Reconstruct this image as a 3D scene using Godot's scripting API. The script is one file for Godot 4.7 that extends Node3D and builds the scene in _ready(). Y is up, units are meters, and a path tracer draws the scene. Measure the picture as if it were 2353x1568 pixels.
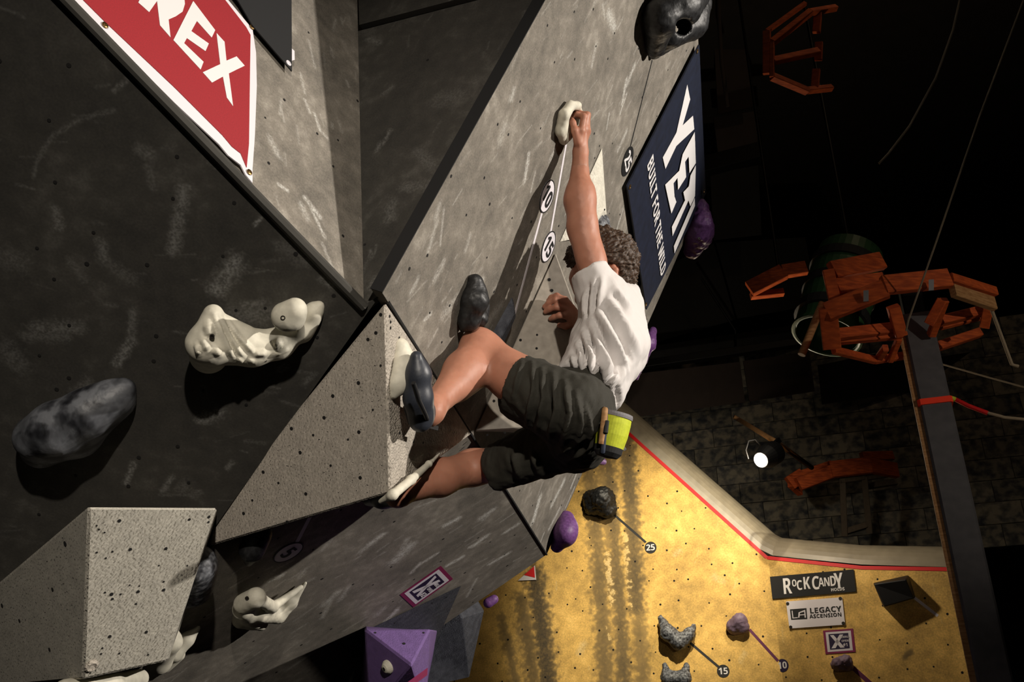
extends Node3D

# ---------------------------------------------------------------- camera frame (photo 2353 x 1568)
const FOC := 2261.0
const PITCH := 27.3
const EYE := Vector3(0, 1.5, 0)
var cf: Vector3
var cu: Vector3
var cr := Vector3(1, 0, 0)
var M := {}
var used := {}
var rng := RandomNumberGenerator.new()

func ray(x: float, y: float) -> Vector3:
	return cf + cr * ((x - 1176.5) / FOC) - cu * ((y - 784.0) / FOC)
func at(x: float, y: float, d: float) -> Vector3:
	return EYE + ray(x, y) * d
func hit(x: float, y: float, pl: Plane, off := 0.0) -> Vector3:
	var r := ray(x, y)
	return EYE + r * ((pl.d + off - pl.normal.dot(EYE)) / pl.normal.dot(r))
func plane_of(a: Vector3, b: Vector3, c: Vector3) -> Plane:
	var n := (b - a).cross(c - a).normalized()
	if n.dot(a - EYE) > 0: n = -n
	return Plane(n, n.dot(a))
func pts(list: Array, pl: Plane, off := 0.0) -> Array:
	var o := []
	for p in list: o.append(hit(p[0], p[1], pl, off))
	return o

# ---------------------------------------------------------------- naming
func numbered(called: String) -> String:
	if not used.has(called):
		used[called] = 0
		return called
	used[called] += 1
	return "%s_%03d" % [called, used[called]]
func tag(o: Node, label: String, category: String, group := "") -> Node:
	o.set_meta("label", label); o.set_meta("category", category)
	if group != "": o.set_meta("group", group)
	return o
func thing(called: String, label: String, category: String, where := Vector3.ZERO, group := "") -> Node3D:
	var o := Node3D.new(); o.name = numbered(called); add_child(o); o.position = where
	tag(o, label, category, group)
	return o
func put(mesh: Mesh, called: String, mat: Material, parent: Node = null) -> MeshInstance3D:
	var o := MeshInstance3D.new()
	o.mesh = mesh
	o.material_override = mat
	if parent == null or parent == self:
		o.name = numbered(called); add_child(o)
	else:
		o.name = called; parent.add_child(o, true)
		# meshes are modelled in world space; undo the parent's place
		o.transform = (parent as Node3D).global_transform.affine_inverse()
	return o
func struct(mesh: Mesh, called: String, mat: Material) -> MeshInstance3D:
	var o := put(mesh, called, mat); o.set_meta("kind", "structure"); return o
func stuff(o: Node) -> Node:
	o.set_meta("kind", "stuff"); return o

# ---------------------------------------------------------------- mesh helpers
func new_st() -> SurfaceTool:
	var st := SurfaceTool.new(); st.begin(Mesh.PRIMITIVE_TRIANGLES); return st
func tri(st: SurfaceTool, a: Vector3, b: Vector3, c: Vector3, out: Vector3, ua := Vector2.ZERO, ub := Vector2.ZERO, uc := Vector2.ZERO) -> void:
	var n := (b - a).cross(c - a)
	if n.length_squared() < 1e-16: return
	n = n.normalized()
	if n.dot(out) < 0.0:
		n = -n
		st.set_normal(n); st.set_uv(ua); st.add_vertex(a)
		st.set_normal(n); st.set_uv(ub); st.add_vertex(b)
		st.set_normal(n); st.set_uv(uc); st.add_vertex(c)
	else:
		st.set_normal(n); st.set_uv(ua); st.add_vertex(a)
		st.set_normal(n); st.set_uv(uc); st.add_vertex(c)
		st.set_normal(n); st.set_uv(ub); st.add_vertex(b)
func quad(st: SurfaceTool, a: Vector3, b: Vector3, c: Vector3, d: Vector3, out: Vector3) -> void:
	tri(st, a, b, c, out); tri(st, a, c, d, out)
# a flat slab: front outline in space, thickness goes against n
func slab_to(st: SurfaceTool, P: Array, n: Vector3, thick: float, fr := {}) -> void:
	var ax: Vector3 = fr.ax if fr.has("ax") else (P[1] - P[0]).normalized()
	var ay: Vector3 = fr.ay if fr.has("ay") else n.cross(ax).normalized()
	var o: Vector3 = fr.o if fr.has("o") else P[0]
	var w: float = fr.w if fr.has("w") else 1.0
	var h: float = fr.h if fr.has("h") else 1.0
	var p2 := PackedVector2Array()
	var uv := []
	for p in P:
		var q: Vector3 = p - o
		p2.append(Vector2(q.dot(ax), q.dot(ay)))
		uv.append(Vector2(q.dot(ax) / w, 1.0 - q.dot(ay) / h))
	var ix := Geometry2D.triangulate_polygon(p2)
	for i in range(0, ix.size(), 3):
		var a := ix[i]; var b := ix[i + 1]; var c := ix[i + 2]
		tri(st, P[a], P[b], P[c], n, uv[a], uv[b], uv[c])
		tri(st, P[a] - n * thick, P[b] - n * thick, P[c] - n * thick, -n, uv[a], uv[b], uv[c])
	var area := 0.0
	for i in P.size():
		var j := (i + 1) % P.size()
		area += p2[i].cross(p2[j])
	for i in P.size():
		var j := (i + 1) % P.size()
		var e: Vector3 = P[j] - P[i]
		var out := e.cross(ax.cross(ay)) * signf(area)
		quad(st, P[i], P[j], P[j] - n * thick, P[i] - n * thick, out)
func slab(P: Array, n: Vector3, thick: float, fr := {}) -> Mesh:
	var st := new_st(); slab_to(st, P, n, thick, fr); return st.commit()
# straight bar between two points with a rectangular section, edges chamfered
func bar_to(st: SurfaceTool, a: Vector3, b: Vector3, w: float, h: float, up := Vector3.UP, ch := 0.004) -> void:
	var d := (b - a).normalized()
	var s := d.cross(up).normalized()
	var t := s.cross(d).normalized()
	var c := minf(ch, minf(w, h) * 0.3)
	var prof := [Vector2(-w / 2 + c, -h / 2), Vector2(w / 2 - c, -h / 2), Vector2(w / 2, -h / 2 + c), Vector2(w / 2, h / 2 - c), Vector2(w / 2 - c, h / 2), Vector2(-w / 2 + c, h / 2), Vector2(-w / 2, h / 2 - c), Vector2(-w / 2, -h / 2 + c)]
	for i in 8:
		var p: Vector2 = prof[i]; var q: Vector2 = prof[(i + 1) % 8]
		var pa := a + s * p.x + t * p.y; var qa := a + s * q.x + t * q.y
		var pb := b + s * p.x + t * p.y; var qb := b + s * q.x + t * q.y
		var m := (p + q) * 0.5
		quad(st, pa, qa, qb, pb, s * m.x + t * m.y)
		tri(st, a, pa, qa, -d); tri(st, b, pb, qb, d)
func bar(a: Vector3, b: Vector3, w: float, h: float, up := Vector3.UP, ch := 0.004) -> Mesh:
	var st := new_st(); bar_to(st, a, b, w, h, up, ch); return st.commit()
# round tube along a polyline, radius list or one radius
func tube_to(st: SurfaceTool, path: Array, radii, seg := 10, caps := true) -> void:
	var n := path.size()
	var rings := []
	var nrm := []
	var prev := Vector3.ZERO
	for i in n:
		var d: Vector3
		if i == 0: d = path[1] - path[0]
		elif i == n - 1: d = path[n - 1] - path[n - 2]
		else: d = (path[i + 1] - path[i - 1])
		d = d.normalized()
		if prev == Vector3.ZERO:
			prev = d.cross(Vector3.UP if absf(d.y) < 0.9 else Vector3.RIGHT).normalized()
		var s := (prev - d * prev.dot(d)).normalized()
		prev = s
		var t := d.cross(s)
		var r: float = radii[i] if radii is Array else radii
		var ring := []; var nn := []
		for k in seg:
			var a := TAU * k / seg
			var v := s * cos(a) + t * sin(a)
			ring.append(path[i] + v * r); nn.append(v)
		rings.append(ring); nrm.append(nn)
	for i in n - 1:
		for k in seg:
			var k2 := (k + 1) % seg
			var A: Vector3 = rings[i][k]; var B: Vector3 = rings[i][k2]; var C: Vector3 = rings[i + 1][k2]; var D: Vector3 = rings[i + 1][k]
			var vs := [A, B, C, A, C, D]
			var ns := [nrm[i][k], nrm[i][k2], nrm[i + 1][k2], nrm[i][k], nrm[i + 1][k2], nrm[i + 1][k]]
			var fn := (B - A).cross(C - A)
			var order := [0, 1, 2, 3, 4, 5] if fn.dot(ns[0]) < 0 else [0, 2, 1, 3, 5, 4]
			for j in order:
				st.set_normal(ns[j]); st.set_uv(Vector2(float(k) / seg, float(i))); st.add_vertex(vs[j])
	if caps:
		for e in [0, n - 1]:
			var d2: Vector3 = (path[0] - path[1]) if e == 0 else (path[n - 1] - path[n - 2])
			for k in seg:
				tri(st, path[e], rings[e][k], rings[e][(k + 1) % seg], d2)
func tube(path: Array, radii, seg := 10) -> Mesh:
	var st := new_st(); tube_to(st, path, radii, seg); return st.commit()
# lathe about an axis: profile of [distance along axis, radius]
func lathe_to(st: SurfaceTool, o: Vector3, axis: Vector3, prof: Array, seg := 24) -> void:
	var d := axis.normalized()
	var s := d.cross(Vector3.UP if absf(d.y) < 0.9 else Vector3.RIGHT).normalized()
	var t := d.cross(s)
	for i in prof.size() - 1:
		var p: Array = prof[i]; var q: Array = prof[i + 1]
		var sl := Vector2(q[0] - p[0], q[1] - p[1])
		var nn := Vector2(-sl.y, sl.x).normalized()   # along, radial
		for k in seg:
			var a := TAU * k / seg; var b := TAU * (k + 1) / seg
			var va := s * cos(a) + t * sin(a); var vb := s * cos(b) + t * sin(b)
			var A: Vector3 = o + d * p[0] + va * p[1]; var B: Vector3 = o + d * p[0] + vb * p[1]
			var C: Vector3 = o + d * q[0] + vb * q[1]; var D: Vector3 = o + d * q[0] + va * q[1]
			quad(st, A, B, C, D, d * nn.x + (va + vb) * 0.5 * nn.y)
func lathe(o: Vector3, axis: Vector3, prof: Array, seg := 24) -> Mesh:
	var st := new_st(); lathe_to(st, o, axis, prof, seg); return st.commit()
# convex solid with chamfered edges
func solid(V: Array, faces: Array, bevel: float) -> Mesh:
	var st := new_st()
	var cen := Vector3.ZERO
	for v in V: cen += v
	cen /= V.size()
	var corner := {}
	var fnorm := []
	for fi in faces.size():
		var F: Array = faces[fi]
		var n := Vector3.ZERO
		for i in F.size():
			n += (V[F[i]] as Vector3).cross(V[F[(i + 1) % F.size()]])
		var fc := Vector3.ZERO
		for i in F: fc += V[i]
		fc /= F.size()
		n = n.normalized()
		if n.dot(fc - cen) < 0: n = -n
		fnorm.append(n)
		for i in F.size():
			var p: Vector3 = V[F[(i - 1 + F.size()) % F.size()]]
			var c: Vector3 = V[F[i]]
			var q: Vector3 = V[F[(i + 1) % F.size()]]
			var e1 := (c - p).normalized(); var e2 := (q - c).normalized()
			var n1 := n.cross(e1); var n2 := n.cross(e2)
			if n1.dot(fc - c) < 0: n1 = -n1
			if n2.dot(fc - c) < 0: n2 = -n2
			corner[fi * 100 + F[i]] = c + (n1 + n2) * (bevel / maxf(0.35, 1.0 + n1.dot(n2)))
		var ring := []
		for i in F: ring.append(corner[fi * 100 + i])
		for i in range(1, ring.size() - 1): tri(st, ring[0], ring[i], ring[i + 1], n)
	for fa in faces.size():
		for fb in range(fa + 1, faces.size()):
			var sh := []
			for i in faces[fa]:
				if i in faces[fb]: sh.append(i)
			if sh.size() == 2:
				quad(st, corner[fa * 100 + sh[0]], corner[fa * 100 + sh[1]], corner[fb * 100 + sh[1]], corner[fb * 100 + sh[0]], fnorm[fa] + fnorm[fb])
	for vi in V.size():
		var ring := []
		for fi in faces.size():
			if vi in faces[fi]: ring.append(corner[fi * 100 + vi])
		var m := Vector3.ZERO
		for r in ring: m += r
		m /= ring.size()
		for i in ring.size():
			for j in range(i + 1, ring.size()):
				if ring.size() == 3 or true: tri(st, m, ring[i], ring[j], V[vi] - cen)
	return st.commit()
# disc lying on a plane
func disc_to(st: SurfaceTool, c: Vector3, n: Vector3, r: float, seg := 10, thick := 0.0008) -> void:
	var s := n.cross(Vector3.UP).normalized(); var t := n.cross(s)
	for k in seg:
		var a := TAU * k / seg; var b := TAU * (k + 1) / seg
		var A := c + (s * cos(a) + t * sin(a)) * r; var B := c + (s * cos(b) + t * sin(b)) * r
		tri(st, c + n * thick, A + n * thick, B + n * thick, n)
		quad(st, A, B, B + n * thick, A + n * thick, A - c)

# ---------------------------------------------------------------- blended capsules -> one smooth surface
# prim: [a, ra, b, rb, type]  type 0 add, 1 carve, 2 add with a flat end at b
func blob(prims: Array, cell: float, k: float, clips: Array = []) -> Dictionary:
	var np := prims.size()
	var A := PackedVector3Array(); var D := PackedVector3Array()
	var iL := PackedFloat32Array(); var L := PackedFloat32Array(); var R := PackedFloat32Array(); var DR := PackedFloat32Array(); var T := PackedInt32Array()
	var lo := Vector3(1e9, 1e9, 1e9); var hi := -lo
	for p in prims:
		var a: Vector3 = p[0]; var b: Vector3 = p[2]
		if a.distance_to(b) < 1e-4: b = a + Vector3(0, 1e-3, 0)
		A.append(a); D.append(b - a); iL.append(1.0 / (b - a).length_squared()); L.append((b - a).length())
		R.append(p[1]); DR.append(p[3] - p[1]); T.append(p[4] if p.size() > 4 else 0)
		if T[-1] != 1:
			var m: float = maxf(p[1], p[3]) + k * 0.4 + cell * 2
			lo = lo.min(a - Vector3.ONE * m).min(b - Vector3.ONE * m); hi = hi.max(a + Vector3.ONE * m).max(b + Vector3.ONE * m)
	var B := 6
	var nb := Vector3i(((hi - lo) / (cell * B)).ceil())
	var rad := B * cell * 0.87 + cell * 1.5
	var cellv := {}
	var verts := PackedVector3Array()
	var edges := PackedInt64Array()
	var S := B + 1
	var val := PackedFloat32Array(); val.resize(S * S * S)
	var NX := nb.x * B + 4; var NY := nb.y * B + 4
	for bz in nb.z:
		for by in nb.y:
			for bx in nb.x:
				var o := lo + Vector3(bx, by, bz) * (cell * B)
				var c := o + Vector3.ONE * (cell * B * 0.5)
				var near := PackedInt32Array()
				var mind := 1e9
				var carve := false
				for i in np:
					var pv := c - A[i]
					var t := pv.dot(D[i]) * iL[i]
					var tc := clampf(t, 0.0, 1.0)
					var e := (pv - D[i] * tc).length() - R[i] - DR[i] * tc
					if e < rad + k:
						near.append(i)
						if T[i] == 1: carve = true
						else: mind = minf(mind, e)
					elif T[i] != 1: mind = minf(mind, e)
				if mind > rad + k * 0.5: continue
				var idx := 0
				var anyin := false; var anyout := false
				for z in S:
					for y in S:
						for x in S:
							var p := o + Vector3(x, y, z) * cell
							var d := 1e3
							for i in near:
								var pv := p - A[i]
								var t := pv.dot(D[i]) * iL[i]
								var ty := T[i]
								var e: float
								if ty == 2:
									var t2 := maxf(t, 0.0)
									e = maxf((pv - D[i] * t2).length() - R[i] - DR[i] * minf(t2, 1.0), (t - 1.0) * L[i])
								else:
									t = clampf(t, 0.0, 1.0)
									e = (pv - D[i] * t).length() - R[i] - DR[i] * t
								if ty == 1:
									var hh := maxf(0.006 - absf(d + e), 0.0)
									d = maxf(d, -e) + hh * hh * 40.0
								else:
									var hh := maxf(k - absf(d - e), 0.0)
									d = minf(d, e) - hh * hh * 0.25 / k
							for cl in clips:
								var pl: Plane = cl
								d = maxf(d, -(pl.normal.dot(p) - pl.d))
							val[idx] = d
							if d < 0: anyin = true
							else: anyout = true
							idx += 1
				if not (anyin and anyout): continue
				for z in B:
					for y in B:
						for x in B:
							var i0 := (z * S + y) * S + x
							var acc := Vector3.ZERO
							var cnt := 0
							var v000 := val[i0]
							var sgn := v000 < 0
							var mixed := false
							for q in [1, S, S + 1, S * S, S * S + 1, S * S + S, S * S + S + 1]:
								if (val[i0 + q] < 0) != sgn:
									mixed = true; break
							if not mixed: continue
							for e in 12:
								var ea: Array = EDG[e]
								var ca: Vector3i = ea[0]; var cb: Vector3i = ea[1]
								var va := val[i0 + (ca.z * S + ca.y) * S + ca.x]; var vb := val[i0 + (cb.z * S + cb.y) * S + cb.x]
								if (va < 0) != (vb < 0):
									acc += Vector3(ca).lerp(Vector3(cb), va / (va - vb)); cnt += 1
							var gx := bx * B + x; var gy := by * B + y; var gz := bz * B + z
							var key := (gz * NY + gy) * NX + gx
							cellv[key] = verts.size()
							verts.append(o + (Vector3(x, y, z) + acc / cnt) * cell)
							# edges from this corner
							if (val[i0 + 1] < 0) != sgn: edges.append(key * 8 + 0 + (4 if sgn else 0))
							if (val[i0 + S] < 0) != sgn: edges.append(key * 8 + 1 + (4 if sgn else 0))
							if (val[i0 + S * S] < 0) != sgn: edges.append(key * 8 + 2 + (4 if sgn else 0))
	var ind := PackedInt32Array()
	var sx := 1; var sy := NX; var sz := NX * NY
	for e in edges:
		var inside := (e & 4) != 0
		var axs := e & 3
		var key := e >> 3
		var u := sy; var w := sz
		if axs == 1: u = sz; w = sx
		elif axs == 2: u = sx; w = sy
		if not (cellv.has(key - u) and cellv.has(key - w) and cellv.has(key - u - w)): continue
		var q0: int = cellv[key]; var q1: int = cellv[key - u]; var q2: int = cellv[key - u - w]; var q3: int = cellv[key - w]
		if inside: ind.append_array([q0, q2, q1, q0, q3, q2])
		else: ind.append_array([q0, q1, q2, q0, q2, q3])
	return {"v": verts, "i": ind}
const EDG := [[Vector3i(0,0,0),Vector3i(1,0,0)],[Vector3i(0,1,0),Vector3i(1,1,0)],[Vector3i(0,0,1),Vector3i(1,0,1)],[Vector3i(0,1,1),Vector3i(1,1,1)],
	[Vector3i(0,0,0),Vector3i(0,1,0)],[Vector3i(1,0,0),Vector3i(1,1,0)],[Vector3i(0,0,1),Vector3i(0,1,1)],[Vector3i(1,0,1),Vector3i(1,1,1)],
	[Vector3i(0,0,0),Vector3i(0,0,1)],[Vector3i(1,0,0),Vector3i(1,0,1)],[Vector3i(0,1,0),Vector3i(0,1,1)],[Vector3i(1,1,0),Vector3i(1,1,1)]]
func vnormals(g: Dictionary) -> PackedVector3Array:
	var v: PackedVector3Array = g.v; var ix: PackedInt32Array = g.i
	var n := PackedVector3Array(); n.resize(v.size())
	for t in range(0, ix.size(), 3):
		var a := ix[t]; var b := ix[t + 1]; var c := ix[t + 2]
		var f := (v[c] - v[a]).cross(v[b] - v[a])
		n[a] += f; n[b] += f; n[c] += f
	for i in n.size(): n[i] = n[i].normalized()
	return n
func px(p: Vector3) -> Vector2:
	var v := p - EYE
	var z := v.dot(cf)
	return Vector2(1176.5 + FOC * v.dot(cr) / z, 784.0 - FOC * v.dot(cu) / z)
# raised folds or ridges: polylines [[half width, height, x, y, x, y, ...]] drawn on the side that faces the hall
func ridge(p: Vector3, n: Vector3, list: Array) -> float:
	var q := px(p)
	var best := 0.0
	for r in list:
		var w: float = r[0]
		var segs: float = (r.size() - 4) * 0.5
		for i in range(2, r.size() - 3, 2):
			var a := Vector2(r[i], r[i + 1]); var ab := Vector2(r[i + 2], r[i + 3]) - a
			var t := clampf((q - a).dot(ab) / ab.length_squared(), 0.0, 1.0)
			var d := (q - a - ab * t).length() / w
			if d < 1.0:
				var along: float = ((i - 2) * 0.5 + t) / segs
				var h: float = r[1] * (1.0 - d * d) * (1.0 - d * d) * minf(1.0, 0.25 + 3.0 * minf(along, 1.0 - along))
				if absf(h) > absf(best): best = h
	return best * clampf(n.dot((EYE - p).normalized()) * 2.0, 0.0, 1.0)
func displace(g: Dictionary, fn: Callable) -> void:
	var n := vnormals(g)
	var v: PackedVector3Array = g.v
	for i in v.size(): v[i] += n[i] * float(fn.call(v[i], n[i]))
	g.v = v
func blobmesh(gs: Array) -> Mesh:
	var V := PackedVector3Array(); var N := PackedVector3Array(); var I := PackedInt32Array()
	for g in gs:
		var b := V.size()
		V.append_array(g.v); N.append_array(vnormals(g))
		for i in g.i: I.append(i + b)
	var arr := []; arr.resize(Mesh.ARRAY_MAX)
	arr[Mesh.ARRAY_VERTEX] = V; arr[Mesh.ARRAY_NORMAL] = N; arr[Mesh.ARRAY_INDEX] = I
	var m := ArrayMesh.new(); m.add_surface_from_arrays(Mesh.PRIMITIVE_TRIANGLES, arr)
	return m
# capsules given as [x, y, lift, r,  x, y, lift, r, type] in photo pixels over a plane
func lifted(list: Array, pl: Plane) -> Array:
	var o := []
	for c in list:
		o.append([hit(c[0], c[1], pl, c[2]), c[3], hit(c[4], c[5], pl, c[6]), c[7], c[8] if c.size() > 8 else 0])
	return o

# ---------------------------------------------------------------- materials
func noise(freq: float, sd: int, oct := 4, type := FastNoiseLite.TYPE_SIMPLEX_SMOOTH) -> FastNoiseLite:
	var n := FastNoiseLite.new(); n.noise_type = type; n.frequency = freq; n.seed = sd; n.fractal_octaves = oct; return n
func grain_tex(freq: float, sd: int, dark: Color, light: Color, oct := 4, bias := 0.5, spread := 1.0) -> ImageTexture:
	var im := noise(freq, sd, oct).get_seamless_image(256, 256)
	var src := im.get_data()
	var out := PackedByteArray(); out.resize(256 * 256 * 3)
	for i in 256 * 256:
		var t := clampf((src[i] / 255.0 - bias) * spread + 0.5, 0.0, 1.0)
		var c := dark.lerp(light, t)
		out[i * 3] = int(c.r * 255); out[i * 3 + 1] = int(c.g * 255); out[i * 3 + 2] = int(c.b * 255)
	return ImageTexture.create_from_image(Image.create_from_data(256, 256, false, Image.FORMAT_RGB8, out))
func bump_tex(freq: float, sd: int, oct := 3, strength := 6.0) -> ImageTexture:
	var im := noise(freq, sd, oct).get_seamless_image(256, 256)
	im.convert(Image.FORMAT_RGBA8)
	im.bump_map_to_normal_map(strength)
	return ImageTexture.create_from_image(im)
func mat(key: String, col: Color, rough := 0.8, metal := 0.0) -> StandardMaterial3D:
	var m := StandardMaterial3D.new(); m.albedo_color = col; m.roughness = rough; m.metallic = metal
	m.resource_name = key
	M[key] = m
	return m
func tex3(m: StandardMaterial3D, tex: Texture2D, size_m: float, nrm: Texture2D = null, nscale := 1.0) -> StandardMaterial3D:
	m.uv1_triplanar = true; m.uv1_world_triplanar = true
	m.uv1_scale = Vector3.ONE / size_m
	if tex: m.albedo_texture = tex
	if nrm:
		m.normal_enabled = true; m.normal_texture = nrm; m.normal_scale = nscale
	return m

# wall paint with chalk: frame {o, ax, ay, w, h}; marks [x0, y0, x1, y1, width_m, strength] in photo pixels on the plane
func wall_paint(fr: Dictionary, pl: Plane, ppm: float, base: Color, sd: int, marks: Array, streaks: int, sdir: Vector2, chalk := Color(0.83, 0.83, 0.82), blot := 0.5, cut := 10.0, sdark := 0.0) -> ImageTexture:
	var W := int(fr.w * ppm); var H := int(fr.h * ppm)
	var fine := noise(0.35, sd + 1, 3).get_image(W, H, false, false, true).get_data()
	var mid := noise(0.045, sd + 2, 4).get_image(W, H, false, false, true).get_data()
	var big := noise(0.008, sd + 3, 4).get_image(W, H, false, false, true).get_data()
	var brk := noise(0.09, sd + 4, 3).get_image(W, H, false, false, true).get_data()
	var mask := PackedFloat32Array(); mask.resize(W * H)
	var r := RandomNumberGenerator.new(); r.seed = sd
	var todo := []
	for m in marks:
		var p: Vector3 = hit(m[0], m[1], pl) - fr.o; var q: Vector3 = hit(m[2], m[3], pl) - fr.o
		todo.append([p.dot(fr.ax), p.dot(fr.ay), q.dot(fr.ax), q.dot(fr.ay), m[4], m[5]])
	for i in streaks:
		var u: float = r.randf() * fr.w; var v: float = r.randf() * fr.h
		var a: float = sdir.angle() + r.randf_range(-0.4, 0.4)
		var l: float = r.randf_range(0.01, 0.06) * (2.0 if r.randf() < 0.15 else 1.0)
		todo.append([u, v, u + cos(a) * l, v + sin(a) * l, r.randf_range(0.002, 0.007), r.randf_range(0.08, 0.42)])
	for m in todo:
		var a := Vector2(m[0] * ppm, H - m[1] * ppm); var b := Vector2(m[2] * ppm, H - m[3] * ppm)
		var wd: float = maxf(m[4] * ppm, 0.8)
		var x0 := maxi(0, int(minf(a.x, b.x) - wd * 2)); var x1 := mini(W - 1, int(maxf(a.x, b.x) + wd * 2))
		var y0 := maxi(0, int(minf(a.y, b.y) - wd * 2)); var y1 := mini(H - 1, int(maxf(a.y, b.y) + wd * 2))
		var ab := b - a; var il := 1.0 / maxf(ab.length_squared(), 0.01)
		var st: float = m[5]
		for y in range(y0, y1 + 1):
			for x in range(x0, x1 + 1):
				var p := Vector2(x, y) - a
				var t := clampf(p.dot(ab) * il, 0, 1)
				var i := y * W + x
				var d := (p - ab * t).length() / wd + (brk[i] - 128) * 0.006
				if d < 1.5:
					var f := 1.0 - smoothstep(0.2, 1.5, d)
					var g := clampf((brk[i] * 0.6 + fine[i] * 0.6 - 100) / 90.0, 0.0, 1.0)
					var k := st * f * ((0.25 + 0.75 * g) if st > 0.0 else (0.72 + 0.28 * g))
					if absf(k) > absf(mask[i]): mask[i] = k
	var out := PackedByteArray(); out.resize(W * H * 3)
	for i in W * H:
		var s := 1.0 + (fine[i] - 128) * 0.0011 + (mid[i] - 128) * 0.0009 + (big[i] - 128) * 0.0012
		var k := mask[i]
		var bl := (big[i] * 0.5 + mid[i] * 0.5 - 150) * 0.004 * blot
		if bl > 0: k = maxf(k, bl * (0.4 + fine[i] * 0.004)) if k >= 0 else k
		var rr := base.r * s; var gg := base.g * s; var bb := base.b * s
		if k > 0:
			rr += (chalk.r - rr) * k; gg += (chalk.g - gg) * k; bb += (chalk.b - bb) * k
		elif k < 0:
			rr += (0.17 - rr) * -k; gg += (0.155 - gg) * -k; bb += (0.14 - bb) * -k
		out[i * 3] = clampi(int(rr * 255), 0, 255); out[i * 3 + 1] = clampi(int(gg * 255), 0, 255); out[i * 3 + 2] = clampi(int(bb * 255), 0, 255)
	return ImageTexture.create_from_image(Image.create_from_data(W, H, false, Image.FORMAT_RGB8, out))
func frame_of(P: Array, n: Vector3, ax: Vector3) -> Dictionary:
	ax = (ax - n * ax.dot(n)).normalized()
	var ay := n.cross(ax).normalized()
	var lo := Vector2(1e9, 1e9); var hi := -lo
	for p in P:
		var q := Vector2(p.dot(ax), p.dot(ay)); lo = lo.min(q); hi = hi.max(q)
	return {"o": ax * lo.x + ay * lo.y + n * n.dot(P[0]), "ax": ax, "ay": ay, "w": hi.x - lo.x, "h": hi.y - lo.y}
func holes_to(st: SurfaceTool, P: Array, n: Vector3, fr: Dictionary, step: float, r: float, sd: int, skip := 0.25) -> void:
	var rg := RandomNumberGenerator.new(); rg.seed = sd
	var poly := PackedVector2Array()
	for p in P: poly.append(Vector2((p - fr.o).dot(fr.ax), (p - fr.o).dot(fr.ay)))
	var row := 0
	var v := step * 0.4
	while v < fr.h:
		var u := step * (0.3 + 0.5 * (row % 2))
		while u < fr.w:
			var q := Vector2(u + rg.randf_range(-0.3, 0.3) * step, v + rg.randf_range(-0.3, 0.3) * step)
			if rg.randf() > skip and Geometry2D.is_point_in_polygon(q, poly):
				disc_to(st, fr.o + fr.ax * q.x + fr.ay * q.y, n, r * rg.randf_range(0.7, 1.1), 8)
			u += step
		v += step * 0.8
		row += 1

# lettering standing on a plane: x along the reading direction, y letter-up
func text(parent: Node3D, called: String, s: String, o: Vector3, xdir: Vector3, n: Vector3, height: float, m: Material, stretch := 1.0, font := "Droid Sans", weight := 700, depth := 0.0015, shear := 0.0) -> MeshInstance3D:
	var t := TextMesh.new(); t.text = s; t.font_size = 64; t.pixel_size = height / 64.0 * 1.38; t.depth = depth
	t.horizontal_alignment = HORIZONTAL_ALIGNMENT_CENTER; t.vertical_alignment = VERTICAL_ALIGNMENT_CENTER
	var f := SystemFont.new(); f.font_names = PackedStringArray([font]); f.font_weight = weight
	t.font = f; t.curve_step = 2.0
	var x := (xdir - n * xdir.dot(n)).normalized()
	var y := n.cross(x).normalized()
	var i := MeshInstance3D.new(); i.mesh = t; i.material_override = m; i.name = called
	parent.add_child(i, true)
	i.global_transform = Transform3D(Basis(x * stretch, y + x * shear, n), o + n * depth * 0.5)
	return i

# ---------------------------------------------------------------- the place
var PW1: Plane
var PW2: Plane
var PW3: Plane
var PW5: Plane
var PW6: Plane
var PY: Plane
var hd: Vector3
var v1: Vector3
var v6: Vector3
var O: Vector3
var E0: Vector3
const GREY := Color(0.455, 0.432, 0.396)        # paint of the pale faces
const CHARCOAL := Color(0.21, 0.202, 0.184)    # paint of the dark faces

func stage_light(label: String, where: Vector3, target: Vector3, energy: float, angle: float, blend: float, size: float, col: Color) -> void:
	var d := (target - where).normalized()
	var t := thing("stage_light", label, "lamp", where)
	put(lathe(where - d * 0.03, -d, [[-0.02, 0.11], [0.0, 0.115], [0.02, 0.115], [0.22, 0.085], [0.26, 0.05], [0.27, 0.0]], 20), "housing", M.black_metal, t)
	put(lathe(where - d * 0.02, -d, [[-0.001, 0.0], [0.0, 0.1], [0.006, 0.1], [0.006, 0.0]], 20), "lens", M.lens, t)
	var s := d.cross(Vector3.UP).normalized()
	var ba := where - d * 0.14
	put(tube([ba + s * 0.1, ba + s * 0.135, ba + s * 0.135 + Vector3.UP * 0.2, ba - s * 0.135 + Vector3.UP * 0.2, ba - s * 0.135, ba - s * 0.1], 0.009, 6), "yoke", M.black_metal, t)
	put(tube([ba + Vector3.UP * 0.2, Vector3(ba.x, 6.3, ba.z)], 0.014, 8), "drop_pipe", M.black_metal, t)
	var l := SpotLight3D.new(); l.name = "beam"; t.add_child(l)
	l.global_position = where + d * 0.02
	l.look_at(target, Vector3.UP)
	l.light_energy = energy; l.spot_angle = angle; l.spot_angle_attenuation = blend; l.spot_range = 40.0; l.spot_attenuation = 2.0
	l.light_size = size; l.light_color = col; l.shadow_enabled = true

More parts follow.
